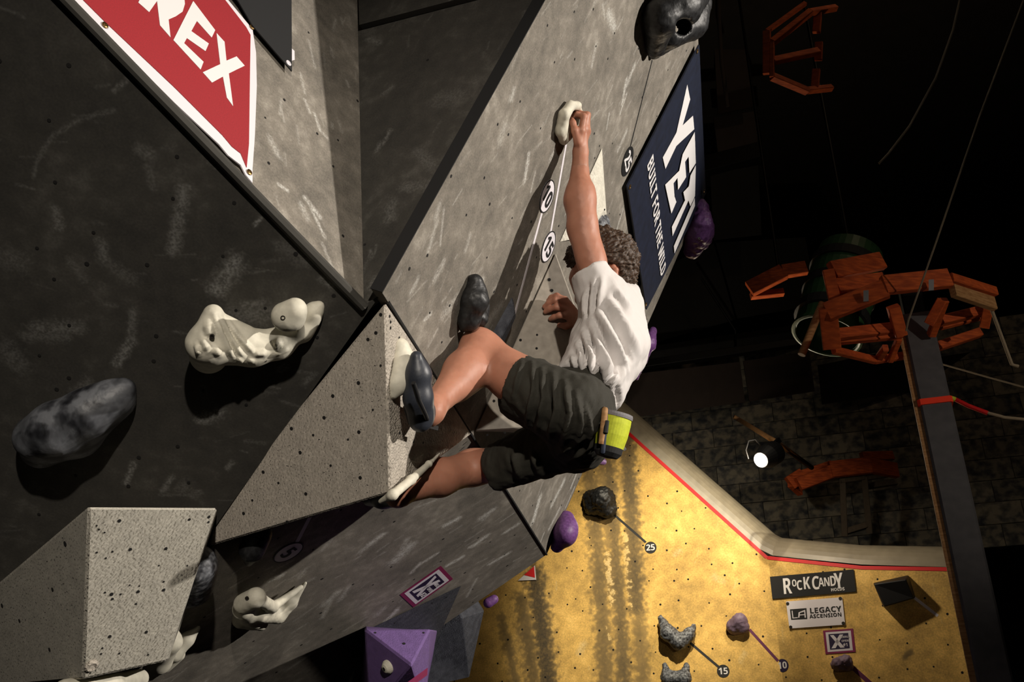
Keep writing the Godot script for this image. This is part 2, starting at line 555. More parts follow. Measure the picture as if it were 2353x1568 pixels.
func _ready() -> void:
	rng.seed = 7
	cf = Vector3(0, sin(deg_to_rad(PITCH)), -cos(deg_to_rad(PITCH)))
	cu = Vector3(0, cos(deg_to_rad(PITCH)), sin(deg_to_rad(PITCH)))
	var cam := Camera3D.new(); cam.name = "camera"; add_child(cam)
	cam.position = EYE; cam.basis = Basis(cr, cu, -cf)
	cam.fov = rad_to_deg(2.0 * atan(784.0 / FOC)); cam.near = 0.05; cam.far = 80.0
	cam.current = true
	var we := WorldEnvironment.new(); we.name = "surroundings"; add_child(we)
	var env := Environment.new()
	env.background_mode = Environment.BG_COLOR; env.background_color = Color(0, 0, 0)
	env.tonemap_mode = Environment.TONE_MAPPER_LINEAR; env.tonemap_exposure = 1.0
	env.sdfgi_enabled = true; env.ssao_enabled = true; env.ssil_enabled = true
	we.environment = env
	simple_materials()
	# key: high on the right of the climber; front: behind the camera
	stage_light("black stage spotlight hung high beyond the right side of the climbing wall", Vector3(4.66, 3.8, -1.0), Vector3(-0.1, 3.1, -2.6), 33.0, 25.0, 0.5, 0.05, Color(1.0, 0.965, 0.92))
	stage_light("black stage spotlight hung behind the photographer, facing the dark wall", Vector3(0.9, 2.9, 3.7), Vector3(-0.42, 2.4, -2.3), 25.0, 16.0, 1.0, 0.06, Color(1.0, 0.955, 0.895))
	stage_light("added fill spotlight out of view beside the photographer, brightening the steel column", Vector3(4.6, 2.6, 1.4), Vector3(2.3, 3.6, -4.9), 9.0, 11.0, 1.0, 0.06, Color(1.0, 0.93, 0.84))  # added fill with no known source, lifts the column and timber platform
	var hl := thing("added_ceiling_lamp", "small added fill lamp, out of view under the ceiling of the hall", "lamp", Vector3(3.2, 7.9, -3.5))  # invented lamp: faint overall fill for the dark hall
	put(lathe(Vector3(3.2, 7.99, -3.5), Vector3.DOWN, [[0, .12], [.05, .12], [.06, .1], [.06, 0.0]], 20), "base", M.black_metal, hl)
	put(lathe(Vector3(3.2, 7.92, -3.5), Vector3.DOWN, [[0, .08], [.06, .09], [.11, .06], [.13, 0.0]], 20), "globe", M.lens_dim, hl)
	var om := OmniLight3D.new(); om.name = "glow"; hl.add_child(om); om.global_position = Vector3(3.2, 7.72, -3.5)
	om.light_energy = 0.5; om.omni_range = 30.0; om.omni_attenuation = 2.0; om.light_size = 0.08; om.shadow_enabled = true; om.light_color = Color(1.0, 0.86, 0.7)
	far_lamp()
	build_walls()
	build_room()
	build_volumes()
	build_holds()
	build_tags()
	build_banners()
	build_climber()
	build_far_wall_things()
	build_background()

func simple_materials() -> void:
	mat("black_metal", Color(0.05, 0.05, 0.055), 0.5, 0.6)
	var ln := mat("lens", Color(1, 1, 1), 0.4); ln.emission_enabled = true; ln.emission = Color(1, 0.97, 0.92); ln.emission_energy_multiplier = 3.0
	mat("black", Color(0.035, 0.035, 0.038), 0.75)
	mat("hole", Color(0.05, 0.042, 0.036), 0.9)
	mat("white_print", Color(0.86, 0.85, 0.85), 0.6)
	mat("black_print", Color(0.04, 0.04, 0.045), 0.6)
	var g := grain_tex(0.03, 11, Color(0.82, 0.82, 0.82), Color(1, 1, 1))
	var gf := grain_tex(0.12, 12, Color(0.78, 0.78, 0.78), Color(1, 1, 1), 3)
	var grit := bump_tex(0.16, 13, 3, 7.0)
	var soft := bump_tex(0.04, 14, 4, 4.0)
	M.g = g; M.gf = gf
	tex3(mat("sand", Color(0.745, 0.71, 0.66), 0.95), g, 0.5, grit, 1.0).uv1_scale = Vector3.ONE / 0.34
	tex3(mat("sand_white", Color(0.90, 0.88, 0.82), 0.9), g, 0.4, grit, 0.5)
	tex3(mat("hold_white", Color(0.88, 0.86, 0.79), 0.62), g, 0.25)
	tex3(mat("hold_black", Color(0.17, 0.172, 0.178), 0.5), grain_tex(0.05, 15, Color(0.45, 0.45, 0.46), Color(1.6, 1.6, 1.6).clamp(), 4, 0.55, 1.8), 0.2, soft, 0.4)
	tex3(mat("hold_grey", Color(0.5, 0.51, 0.53), 0.55), grain_tex(0.04, 16, Color(0.3, 0.3, 0.32), Color(1, 1, 1), 4, 0.5, 2.2), 0.22, soft, 0.4)
	tex3(mat("hold_purple", Color(0.52, 0.34, 0.58), 0.5), grain_tex(0.05, 17, Color(0.75, 0.72, 0.78), Color(1, 1, 1), 4, 0.5, 1.6), 0.2, soft, 0.3)
	tex3(mat("volume_purple", Color(0.44, 0.335, 0.56), 0.8), g, 0.25, grit, 0.3)
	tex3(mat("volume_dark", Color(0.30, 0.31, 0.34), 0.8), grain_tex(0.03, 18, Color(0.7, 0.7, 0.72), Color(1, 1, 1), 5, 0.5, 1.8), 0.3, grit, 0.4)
	tex3(mat("skin", Color(0.70, 0.49, 0.40), 0.55), grain_tex(0.02, 19, Color(0.9, 0.86, 0.84), Color(1, 1, 1), 4), 0.3, soft, 0.15)
	(M.skin as StandardMaterial3D).subsurf_scatter_enabled = true; (M.skin as StandardMaterial3D).subsurf_scatter_strength = 0.12
	tex3(mat("shirt", Color(0.82, 0.80, 0.79), 0.95), grain_tex(0.3, 20, Color(0.93, 0.93, 0.93), Color(1, 1, 1), 2), 0.12, bump_tex(0.3, 21, 2, 3.0), 0.3)
	tex3(mat("shorts", Color(0.18, 0.17, 0.135), 0.85), gf, 0.15, bump_tex(0.3, 22, 2, 3.0), 0.3)
	tex3(mat("hair", Color(0.31, 0.22, 0.14), 0.6), grain_tex(0.06, 23, Color(0.45, 0.42, 0.4), Color(1, 1, 1), 4, 0.5, 1.8), 0.09)
	tex3(mat("shoe", Color(0.20, 0.215, 0.25), 0.45), gf, 0.12)
	mat("shoe_rubber", Color(0.07, 0.07, 0.08), 0.6)
	tex3(mat("bag", Color(0.78, 0.82, 0.16), 0.7), g, 0.1)
	tex3(mat("wood_orange", Color(0.80, 0.37, 0.12), 0.75), grain_tex(0.03, 24, Color(0.7, 0.6, 0.5), Color(1, 1, 1), 4, 0.5, 1.5), 0.4)
	M.wood_orange.uv1_scale = Vector3(1.2, 6, 6)
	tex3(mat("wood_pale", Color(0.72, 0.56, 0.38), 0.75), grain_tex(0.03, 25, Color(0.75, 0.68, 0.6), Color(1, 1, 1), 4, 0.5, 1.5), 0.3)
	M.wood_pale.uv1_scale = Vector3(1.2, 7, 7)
	tex3(mat("steel_dark", Color(0.36, 0.36, 0.38), 0.5, 0.2), g, 0.6)
	tex3(mat("green_barrel", Color(0.17, 0.33, 0.19), 0.5), g, 0.5)
	tex3(mat("sand_front", Color(0.74, 0.72, 0.67), 0.95), g, 0.5, grit, 0.85).uv1_scale = Vector3.ONE / 0.34
	tex3(mat("sand_smooth", Color(0.66, 0.63, 0.585), 0.95), g, 0.3)
	mat("magenta", Color(0.50, 0.10, 0.30), 0.6)
	mat("purple_ink", Color(0.12, 0.06, 0.22), 0.6)
	mat("tag_white", Color(0.85, 0.83, 0.85), 0.6)
	mat("purple_tape", Color(0.36, 0.10, 0.27), 0.6)
	tex3(mat("navy", Color(0.085, 0.115, 0.20), 0.55), grain_tex(0.03, 41, Color(0.75, 0.75, 0.75), Color(1, 1, 1), 4, 0.5, 1.5), 0.4)
	tex3(mat("red_cloth", Color(0.64, 0.11, 0.15), 0.7), gf, 0.1)
	mat("black_cloth", Color(0.075, 0.075, 0.08), 0.8)
	mat("brass", Color(0.5, 0.4, 0.25), 0.35, 0.9)
	tex3(mat("hold_whale", Color(0.42, 0.43, 0.45), 0.5), grain_tex(0.018, 42, Color(0.25, 0.25, 0.27), Color(1.0, 1.0, 1.0), 4, 0.45, 2.6), 0.35, soft, 0.3)
	mat("grey_cloth", Color(0.45, 0.44, 0.45), 0.8)
	mat("blue_cloth", Color(0.16, 0.19, 0.26), 0.7)
	mat("dark_tape", Color(0.10, 0.095, 0.09), 0.6)
	tex3(mat("hold_mauve", Color(0.50, 0.42, 0.50), 0.6), g, 0.2, soft, 0.4)
	tex3(mat("panel_tan", Color(0.42, 0.37, 0.31), 0.85), g, 0.4)
	var lf := mat("lens_far", Color(1, 1, 1), 0.4); lf.emission_enabled = true; lf.emission = Color(1, 0.97, 0.92); lf.emission_energy_multiplier = 4.0
	var ld := mat("lens_dim", Color(1, 1, 1), 0.4); ld.emission_enabled = true; ld.emission = Color(1, 0.86, 0.7); ld.emission_energy_multiplier = 0.8
	mat("rope", Color(0.55, 0.5, 0.42), 0.9)
	mat("red_tape", Color(0.80, 0.07, 0.09), 0.6)
	mat("orange_strap", Color(0.95, 0.22, 0.08), 0.7)

# ---------------------------------------------------------------- climbing wall
func build_walls() -> void:
	hd = ray(1680, 1950); hd.y = 0; hd = hd.normalized()
	var rt := Vector3(-hd.z, 0, hd.x)
	v1 = Vector3.UP * cos(deg_to_rad(25)) + rt * sin(deg_to_rad(25))
	v6 = Vector3.UP * cos(deg_to_rad(58)) + rt * sin(deg_to_rad(58))
	var n1 := v1.cross(hd).normalized()
	if n1.x < 0: n1 = -n1
	var n6 := v6.cross(hd).normalized()
	if n6.x < 0: n6 = -n6
	var A := at(1312, 290, 3.0)
	PW1 = Plane(n1, n1.dot(A))
	E0 = hit(1256, 1275, PW1)
	PW6 = Plane(n6, n6.dot(E0))
	var o1 := hit(868, 690, PW1)
	O = E0 - hd * (E0 - o1).dot(hd)
	var S := hit(240, 1568, PW6)
	var Q := at(150, 0, 1.9)
	var P := at(821, 0, 2.95)
	var Rg := O + v1 * 1.05
	var Ov := at(836, 706, 2.30)      # where the valley runs out
	PW2 = plane_of(Ov, S, Q)
	PW3 = plane_of(Ov, P, Q)
	PW5 = plane_of(Ov, P, Rg)
	var L := (E0 - O).length()
	var vt := 1.965
	# upper face
	var c1 := [O, E0, E0 + v1 * vt, O + v1 * vt]
	var f1 := frame_of(c1, n1, hd)
	var m1 := [[1215, 355, 1206, 415, .012, .75], [1230, 395, 1220, 440, .006, .5], [1010, 470, 1002, 500, .012, .4], [1005, 505, 985, 575, .009, .5], [1020, 480, 1012, 560, .006, .5], [1160, 290, 1150, 320, .02, .4], [1048, 690, 1020, 720, .02, .45], [990, 720, 975, 735, .008, .7],
		[1440, 180, 1430, 235, .012, .8], [1398, 30, 1412, 62, .02, .7], [1458, 150, 1440, 195, .014, .7], [1440, 215, 1425, 260, .008, .7], [1440, 300, 1420, 345, .012, .6], [1400, 260, 1394, 295, .006, .7], [1432, 480, 1418, 525, .008, .6], [1370, 100, 1360, 150, .012, .5], [1385, 10, 1390, 40, .008, .5],
		[1240, 1145, 1226, 1195, .022, .95], [1296, 1105, 1268, 1160, .018, .9], [1330, 1075, 1312, 1120, .012, .8], [1222, 1200, 1210, 1230, .012, .7], [1285, 1170, 1262, 1215, .014, .8], [1250, 1225, 1240, 1250, .01, .6], [1320, 1120, 1300, 1165, .01, .7], [1390, 930, 1370, 970, .01, .4],
		[1450, 560, 1440, 600, .012, .6], [1460, 640, 1450, 690, .012, .6], [1470, 700, 1462, 740, .01, .6], [1425, 630, 1415, 660, .006, .6], [1150, 700, 1120, 740, .02, .4], [1020, 600, 1000, 640, .014, .5], [960, 640, 945, 670, .01, .5], [1080, 540, 1070, 575, .01, .4], [1060, 240, 1050, 270, .01, .4], [1180, 210, 1175, 225, .014, .6], [1280, 330, 1265, 365, .012, .5], [1110, 640, 1090, 660, .012, .6], [1080, 645, 1070, 670, .01, .7]]
	var t1 := wall_paint(f1, PW1, 420, GREY, 101, m1, 520, Vector2(0.1, 1), Color(0.84, 0.84, 0.82), 0.55)
	var k1 := mat("wall_grey", Color(1, 1, 1), 0.9); k1.albedo_texture = t1
	var w1 := struct(slab(c1, n1, 0.03, f1), "wall_upper", k1)
	var st := new_st(); holes_to(st, c1, n1, f1, 0.17, 0.0045, 5)
	stuff(put(st.commit(), "bolt_holes", M.hole, w1))
	# lower, steeper face
	var dn := -1.75
	var sd := hd * (S - O).dot(hd) + v6 * (S - O).dot(v6)
	var s_ext := O + sd * 1.35
	var c6 := [O + hd * 0.22, E0, E0 + v6 * dn, s_ext + v6 * (dn - (s_ext - O).dot(v6)), s_ext, hit(502, 1240, PW6)]
	var f6 := frame_of(c6, n6, hd)
	var m6 := [[880, 1228, 850, 1250, .016, .8], [860, 1245, 828, 1268, .016, .6], [1052, 1192, 1022, 1208, .016, .95], [1132, 1172, 1106, 1190, .018, .8], [1120, 1185, 1110, 1195, .012, .6], [1190, 1205, 1160, 1224, .014, .8], [942, 1255, 908, 1288, .03, .75], [935, 1240, 925, 1260, .014, .6], [1118, 1232, 1086, 1256, .016, .95], [1096, 1248, 1078, 1258, .01, .8], [1168, 1272, 1126, 1296, .014, .9], [1145, 1285, 1128, 1295, .012, .9], [1062, 1280, 1028, 1300, .014, .95], [1005, 1272, 960, 1300, .012, .8], [965, 1295, 945, 1316, .012, .7], [1095, 1330, 1072, 1372, .008, .6], [1200, 1318, 1154, 1345, .01, .7], [1180, 1180, 1150, 1200, .006, .5], [912, 1402, 882, 1432, .018, .8], [880, 1400, 868, 1412, .02, .4], [645, 1322, 620, 1334, .016, .75], [775, 1362, 745, 1390, .02, .6], [760, 1380, 740, 1420, .012, .5], [720, 1500, 660, 1540, .012, .5], [800, 1350, 780, 1380, .014, .5], [1000, 1150, 960, 1165, .008, .5], [700, 1310, 690, 1325, .014, .4], [760, 1240, 740, 1265, .012, .4], [700, 1340, 720, 1330, .01, .4], [1010, 1330, 990, 1350, .008, .5], [1180, 1290, 1195, 1282, .006, .5], [990, 1530, 940, 1560, .01, .5]]
	var t6 := wall_paint(f6, PW6, 420, GREY, 106, m6, 420, Vector2(0.05, 1), Color(0.84, 0.84, 0.82), 0.5)
	var k6 := mat("wall_grey_low", Color(1, 1, 1), 0.9); k6.albedo_texture = t6
	var w6 := struct(slab(c6, n6, 0.03, f6), "wall_lower", k6)
	st = new_st(); holes_to(st, c6, n6, f6, 0.19, 0.0045, 6)
	stuff(put(st.commit(), "bolt_holes", M.hole, w6))
	# dark face on the left
	var o2p := px(O)
	var c2 := [hit(o2p.x, o2p.y, PW2), s_ext, hit(-250, 2300, PW2), hit(-900, 900, PW2), hit(-700, -700, PW2), hit(-300, -460, PW2), Ov]
	c2[5] = Ov + (Q - Ov) * 1.35
	c2[2] = s_ext + (hit(-700, 1500, PW2) - s_ext) * 0.8
	var f2 := frame_of(c2, PW2.normal, O - Q)
	var m2 := [[422, 430, 395, 575, .016, .6], [405, 500, 392, 570, .014, .4], [540, 600, 495, 665, .024, .75], [80, 755, 175, 750, .022, .5], [60, 770, 150, 772, .018, .4], [300, 780, 268, 835, .014, .7], [305, 715, 300, 760, .012, .5], [15, 800, 40, 835, .03, .4], [230, 555, 238, 590, .014, .5], [322, 345, 338, 352, .018, .4], [460, 965, 500, 948, .018, .7], [305, 1065, 288, 1110, .009, .7], [392, 1098, 372, 1128, .01, .6], [415, 1125, 425, 1115, .02, .35], [262, 252, 190, 268, .006, .35], [190, 268, 120, 310, .006, .35], [120, 310, 82, 370, .006, .35], [82, 370, 76, 402, .006, .35], [125, 480, 135, 520, .012, .5], [520, 725, 620, 718, .03, .45], [560, 700, 600, 695, .012, .5], [740, 640, 760, 655, .012, .5], [700, 520, 720, 540, .01, .4], [585, 515, 598, 500, .006, .8], [640, 560, 700, 600, .02, .3], [260, 205, 292, 182, .006, .5], [340, 380, 350, 430, .012, .3], [240, 600, 300, 640, .02, .3], [180, 900, 200, 880, .02, .4], [160, 600, 190, 640, .012, .3], [0, 590, 40, 600, .03, .3], [520, 1075, 530, 1065, .01, .6], [440, 1140, 455, 1130, .012, .4], [700, 880, 720, 860, .012, .4], [640, 850, 655, 842, .01, .5]]
	var t2 := wall_paint(f2, PW2, 380, CHARCOAL, 102, m2, 260, Vector2(0.6, 0.6), Color(0.56, 0.56, 0.55), 0.55)
	var k2 := mat("wall_charcoal", Color(1, 1, 1), 0.9); k2.albedo_texture = t2
	var w2 := struct(slab(c2, PW2.normal, 0.03, f2), "wall_left", k2)
	st = new_st(); holes_to(st, c2, PW2.normal, f2, 0.15, 0.005, 7)
	stuff(put(st.commit(), "bolt_holes", M.hole, w2))
	# lit triangular face and the return behind the upper face
	var Pt := Ov + (P - Ov) * 1.5
	var Qt := Ov + (Q - Ov) * 1.35
	var c3 := [Ov, Pt, Qt + (Pt - Ov) * 0.4, Qt]
	var f3 := frame_of(c3, PW3.normal, P - O)
	var m3 := [[722, 262, 735, 300, .006, .7], [735, 300, 752, 318, .005, .6], [700, 455, 735, 500, .008, .8], [715, 480, 745, 545, .006, .7], [640, 425, 660, 438, .006, .8], [620, 320, 640, 360, .012, .5], [700, 230, 712, 260, .006, .6], [690, 170, 700, 215, .006, .5], [770, 640, 778, 670, .004, .5], [740, 560, 765, 620, .006, .4], [690, 470, 705, 500, .012, .5]]
	var t3 := wall_paint(f3, PW3, 420, GREY, 103, m3, 150, Vector2(1, 0.1), Color(0.84, 0.84, 0.82), 0.5)
	var k3 := mat("wall_grey_left", Color(1, 1, 1), 0.9); k3.albedo_texture = t3
	var w3 := struct(slab(c3, PW3.normal, 0.02, f3), "wall_upper_left", k3)
	st = new_st(); holes_to(st, c3, PW3.normal, f3, 0.16, 0.004, 8)
	stuff(put(st.commit(), "bolt_holes", M.hole, w3))
	var n5 := PW5.normal
	var gap := (P - Rg).normalized() * 0.012
	var up5 := (Rg - O).normalized()
	var m5 := [[845, 90, 872, 98, .012, .45], [895, 300, 880, 330, .008, .5], [872, 330, 866, 345, .008, .5], [930, 430, 980, 425, .02, .35], [900, 470, 895, 500, .02, .4], [960, 350, 990, 380, .02, .3], [880, 215, 900, 200, .01, .3], [1010, 230, 1050, 220, .03, .25], [850, 575, 852, 590, .008, .4], [860, 640, 850, 660, .012, .4]]
	var s0 := hit(821, 72, PW5); var s1 := hit(1090, 3, PW5)
	var sdv := (s1 - s0).normalized()
	var rr := O + gap * 0.9 + up5 * 0.02
	# lower panel and upper panel with a dark joint between them
	var along := func(p: Vector3, q: Vector3, dd: Vector3) -> Vector3:   # where line p+t*dd crosses the ridge-side edge rr+t*up5
		var nn := n5.cross(dd)
		return rr + up5 * ((p - rr).dot(nn) / up5.dot(nn))
	var a0 := s0
	var a1: Vector3 = along.call(s0, s1, sdv)
	var joint := n5.cross(sdv).normalized() * 0.026
	if joint.y < 0: joint = -joint
	var b0 := s0 + joint
	var b1: Vector3 = along.call(b0, b0, sdv)
	var c5 := [hit(o2p.x, o2p.y, PW5), a1, a0, Ov]
	var c5b := [b0, b1, rr + up5 * 1.9, Pt]
	var f5 := frame_of(c5 + c5b, n5, sdv)
	var t5 := wall_paint(f5, PW5, 420, CHARCOAL, 105, m5, 90, Vector2(0.1, 1), Color(0.56, 0.56, 0.55), 0.55)
	var k5 := mat("wall_charcoal_return", Color(1, 1, 1), 0.9); k5.albedo_texture = t5
	var w5 := struct(slab(c5, n5, 0.018, f5), "wall_recess", k5)
	st = new_st(); holes_to(st, c5, n5, f5, 0.17, 0.0045, 9)
	stuff(put(st.commit(), "bolt_holes", M.hole, w5))
	struct(slab(c5b, n5, 0.018, f5), "wall_recess_top", k5)
	struct(slab([a0 - n5 * 0.03 - joint, a1 + gap * 4.0 - n5 * 0.03 - joint, b1 + gap * 4.0 - n5 * 0.03 + joint, b0 - n5 * 0.03 + joint], n5, 0.02), "wall_recess_backing", M.black)
	struct(slab([O - hd * 0.002 - n1 * 0.032, O - hd * 0.002 + n1 * 0.001, O + v1 * vt - hd * 0.002 + n1 * 0.001, O + v1 * vt - hd * 0.002 - n1 * 0.032], -hd, 0.003), "trim_4", M.black)
	# edge strips between the faces
	var te := tex3(mat("edge_strip", Color(0.25, 0.242, 0.222), 0.85), M.g, 0.3)
	struct(bar(Ov, Qt, 0.022, 0.03, PW2.normal + PW3.normal, 0.006), "trim_1", te)
	struct(bar(O + (E0 - O) * 0.02, E0, 0.008, 0.008, n1 + n6, 0.002), "trim_2", tex3(mat("seam", Color(0.10, 0.095, 0.09), 0.9), M.g, 0.3))

func build_room() -> void:
	tex3(mat("room_dark", Color(0.16, 0.14, 0.12), 0.95), M.g, 1.5)
	tex3(mat("mat_floor", Color(0.13, 0.13, 0.14), 0.9), M.g, 1.0)
	var bx := func(lo: Vector3, hi: Vector3) -> Mesh:
		var st := new_st()
		bar_to(st, Vector3((lo.x + hi.x) / 2, (lo.y + hi.y) / 2, lo.z), Vector3((lo.x + hi.x) / 2, (lo.y + hi.y) / 2, hi.z), hi.x - lo.x, hi.y - lo.y, Vector3.UP, 0.0)
		return st.commit()
	struct(bx.call(Vector3(-6.2, -0.2, -15.2), Vector3(8.2, 0, 6.2)), "floor", M.mat_floor)
	struct(bx.call(Vector3(-6.2, 8.0, -15.2), Vector3(8.2, 8.2, 6.2)), "ceiling", M.room_dark)
	struct(bx.call(Vector3(-6.2, 0, -15.2), Vector3(-6.0, 8.0, 6.2)), "wall_west", M.room_dark)
	struct(bx.call(Vector3(8.0, 0, -15.2), Vector3(8.2, 8.0, 6.2)), "wall_east", M.room_dark)
	struct(bx.call(Vector3(-6.0, 0, 6.0), Vector3(8.0, 8.0, 6.2)), "wall_behind", M.room_dark)
	struct(bx.call(Vector3(-6.0, 0, -15.2), Vector3(8.0, 8.0, -15.0)), "wall_end", M.room_dark)

# ---------------------------------------------------------------- volumes
func holes_on(parent: Node3D, pl: Plane, list: Array, r := 0.0045) -> void:
	var st := new_st()
	for p in list:
		var c := hit(p[0], p[1], pl)
		disc_to(st, c, pl.normal, r * (p[2] if p.size() > 2 else 1.0), 10, 0.0012)
	stuff(put(st.commit(), "bolt_holes", M.hole, parent))

func build_volumes() -> void:
	# big pyramid where the faces meet
	var a := hit(885, 697, PW1, 0.004)
	var b := hit(1088, 995, PW1, 0.0)
	var K := at(898, 1134, 2.40)
	var c := hit(482, 1256, PW6)
	var left := plane_of(a, K, c)
	var d := hit(500, 1168, left)
	var e := hit(838, 742, left)
	var t := thing("climbing_volume", "large sand-textured pyramid volume at the corner beneath the climber's foot", "volume", (a + K + c) / 3, "climbing volumes")
	put(solid([a, b, K, c, d, EYE + (a - EYE) * 1.07, EYE + (b - EYE) * 1.05, EYE + (c - EYE) * 1.06, EYE + (d - EYE) * 1.07], [[0, 2, 3, 4], [0, 1, 2], [2, 1, 3], [1, 6, 7, 3], [3, 7, 8, 4], [4, 8, 5, 0], [0, 5, 6, 1], [5, 8, 7, 6]], 0.006), "body", M.sand, t)
	var right := plane_of(a, b, K)
	PV1R = right; PV1L = left
	holes_on(t, left, [[824, 880], [825, 993], [828, 1098], [703, 1135], [857, 942, .6], [875, 723, .9], [864, 765, .9], [846, 780, .9], [765, 910], [745, 960], [670, 985], [690, 1040], [605, 1085], [560, 1180], [660, 1200], [760, 1070, .7], [720, 1000, .7], [640, 1110, .7], [580, 1150, .7], [875, 840, .6], [800, 1010, .6]])
	holes_on(t, right, [[895, 727], [897, 740], [897, 754], [917, 777], [950, 1016, .9], [972, 1018, .7], [918, 995, .9]], 0.0038)
	# flat-faced volume at the bottom left
	var p0 := at(203, 1166, 2.16); var p1 := at(500, 1168, 2.40); var p2 := at(383, 1520, 2.52)
	var front := plane_of(p0, p1, p2)
	var p3 := hit(190, 1562, front)
	var q0 := hit(-40, 1372, PW2); var q1 := at(-60, 1585, 2.72)
	var ln := plane_of(p0, p3, q0)
	q1 = hit(-60, 1582, ln)
	var r1 := at(500, 1182, 2.8); var r2 := at(390, 1518, 2.95); var r0 := at(203, 1180, 2.75)
	t = thing("climbing_volume", "pale sand-textured block volume with a flat trapezoid front, lowest on the dark wall", "volume", p0, "climbing volumes")
	put(solid([p0, p1, p2, p3, q0, q1, r1, r2, r0], [[0, 1, 2, 3], [0, 3, 5, 4], [3, 2, 7, 5], [1, 6, 7, 2], [0, 8, 6, 1], [0, 4, 8], [4, 5, 7, 6, 8]], 0.006), "body", M.sand_front, t)
	holes_on(t, front, [[274, 1197], [299, 1263], [381, 1261], [435, 1194, .8], [317, 1360], [376, 1356], [256, 1366, 1.1], [258, 1377, .8], [336, 1453], [252, 1463], [222, 1208, .5], [480, 1188, .9], [479, 1200, .7], [227, 1217, .6], [240, 1224, .5], [222, 1270, .6], [258, 1268, .6], [243, 1283, .6], [277, 1366, .6], [241, 1362, .6], [235, 1490, .6], [274, 1502, .7], [232, 1503, .6], [320, 1347, .5], [298, 1345, .5], [376, 1337, .6], [365, 1300, .5], [312, 1388, .6], [340, 1505, .6], [430, 1300, .5]], 0.0042)
	holes_on(t, ln, [[150, 1250, 1.3], [121, 1355], [45, 1427], [114, 1493], [5, 1392, 1.2]], 0.005)
	var cap := put(lathe(hit(209, 1530, front, 0.0), front.normal, [[0, 0.017], [0.004, 0.017], [0.008, 0.012], [0.006, 0.004], [0.006, 0.0]], 20), "bolt_cap", M.sand, t)
	cap.set_meta("label", "round screw cap on the front corner")
	# pyramid under the climber's right hand
	var ap := hit(1276, 580, PW1, 0.003); var bl := hit(1090, 992, PW1, 0.003); var br := hit(1400, 1000, PW1, 0.003)
	var out := hit(1330, 760, PW1, 0.20)
	var bo := hit(1226, 985, PW1, 0.24)
	t = thing("climbing_volume", "grey pyramid volume on the upper face gripped by the climber's right hand", "volume", ap, "climbing volumes")
	PV3 = plane_of(ap, bl, hit(1325, 700, PW1, 0.13))
	out = hit(1333, 735, PV3)
	bo = hit(1222, 984, PV3)
	var back := PW1.normal * -0.02
	put(solid([ap, bl, bo, out, br], [[0, 1, 2, 3], [0, 3, 4], [3, 2, 4], [2, 1, 4], [0, 4, 1]], 0.004), "body", M.sand_smooth, t)
	holes_on(t, PV3, [[1262, 643, 1.2], [1268, 668, 1.2], [1272, 729, 1.5], [1196, 782], [1234, 770, .8], [1233, 801, .9], [1135, 922], [1120, 1000, .8], [1160, 995, .8]])
	# white shallow volume behind the raised arm
	var wa := hit(1383, 338, PW1, 0.002); var wl := hit(1286, 556, PW1, 0.002); var wr := hit(1394, 492, PW1, 0.002)
	var wo := hit(1389, 482, PW1, 0.035); var wm := hit(1345, 545, PW1, 0.04)
	t = thing("climbing_volume", "small white triangular volume on the upper face behind the raised arm", "volume", wa, "climbing volumes")
	put(solid([wa, wl, wm, wo, wr], [[0, 1, 2, 3], [0, 3, 4], [3, 2, 4], [2, 1, 4], [0, 4, 1]], 0.003), "body", M.sand_white, t)
	holes_on(t, plane_of(wa, wl, wo), [[1376, 363], [1366, 363, .9], [1359, 461, 1.2], [1352, 475, .5], [1366, 475, .5], [1389, 482, .9], [1370, 440, .5]], 0.004)
	# purple pyramid at the bottom
	var u0 := at(838, 1447, 2.95); var u1 := at(989, 1447, 3.0); var u2 := at(946, 1530, 2.82); var u3 := at(978, 1640, 3.2); var u4 := at(850, 1640, 3.05)
	t = thing("climbing_volume", "purple pyramid volume with a round white screw-on foothold", "volume", u2, "climbing volumes")
	put(solid([u0, u1, u2, u3, u4, hit(838, 1440, PW6, -0.02), hit(1005, 1450, PW6, -0.02), hit(960, 1700, PW6, -0.02), hit(820, 1700, PW6, -0.02)], [[0, 1, 2], [0, 2, 4], [1, 3, 2], [2, 3, 4], [0, 5, 6, 1], [1, 6, 7, 3], [3, 7, 8, 4], [4, 8, 5, 0], [5, 8, 7, 6]], 0.006), "body", M.volume_purple, t)
	holes_on(t, plane_of(u0, u1, u2), [[928, 1480, 1.1], [862, 1455, .8], [973, 1455, .8]])
	var fp := plane_of(u0, u2, u4)
	var foot := thing("screw_on_foothold", "small round white foothold with a bolt hole on the purple volume", "climbing hold", hit(893, 1532, fp))
	put(lathe(hit(893, 1532, fp), fp.normal, [[0, 0.021], [0.006, 0.021], [0.016, 0.013], [0.018, 0.006]], 20), "body", M.hold_white, foot)
	put(lathe(hit(893, 1532, fp) + fp.normal * 0.016, fp.normal, [[0.0022, 0.0], [0.0022, 0.006], [0, 0.006]], 12), "bolt_hole", M.hole, foot)
	var tp := plane_of(u1, u3, u2)
	tag(put(slab([hit(983, 1536, tp, .002), hit(982, 1552, tp, .002), hit(930, 1590, tp, .002), hit(925, 1578, tp, .002)], tp.normal, 0.002), "tape_strip", M.magenta), "magenta tape strip on the purple pyramid volume", "tape")
	# low dark volumes on the lower face
	var g0 := hit(1060, 1346, PW6, 0.004); var g1 := hit(780, 1478, PW6, 0.004); var g2 := hit(930, 1640, PW6, 0.004)
	var g3 := hit(968, 1440, PW6, 0.014)
	t = thing("climbing_volume", "low dark blue-grey wedge volume beside the purple pyramid", "volume", g0, "climbing volumes")
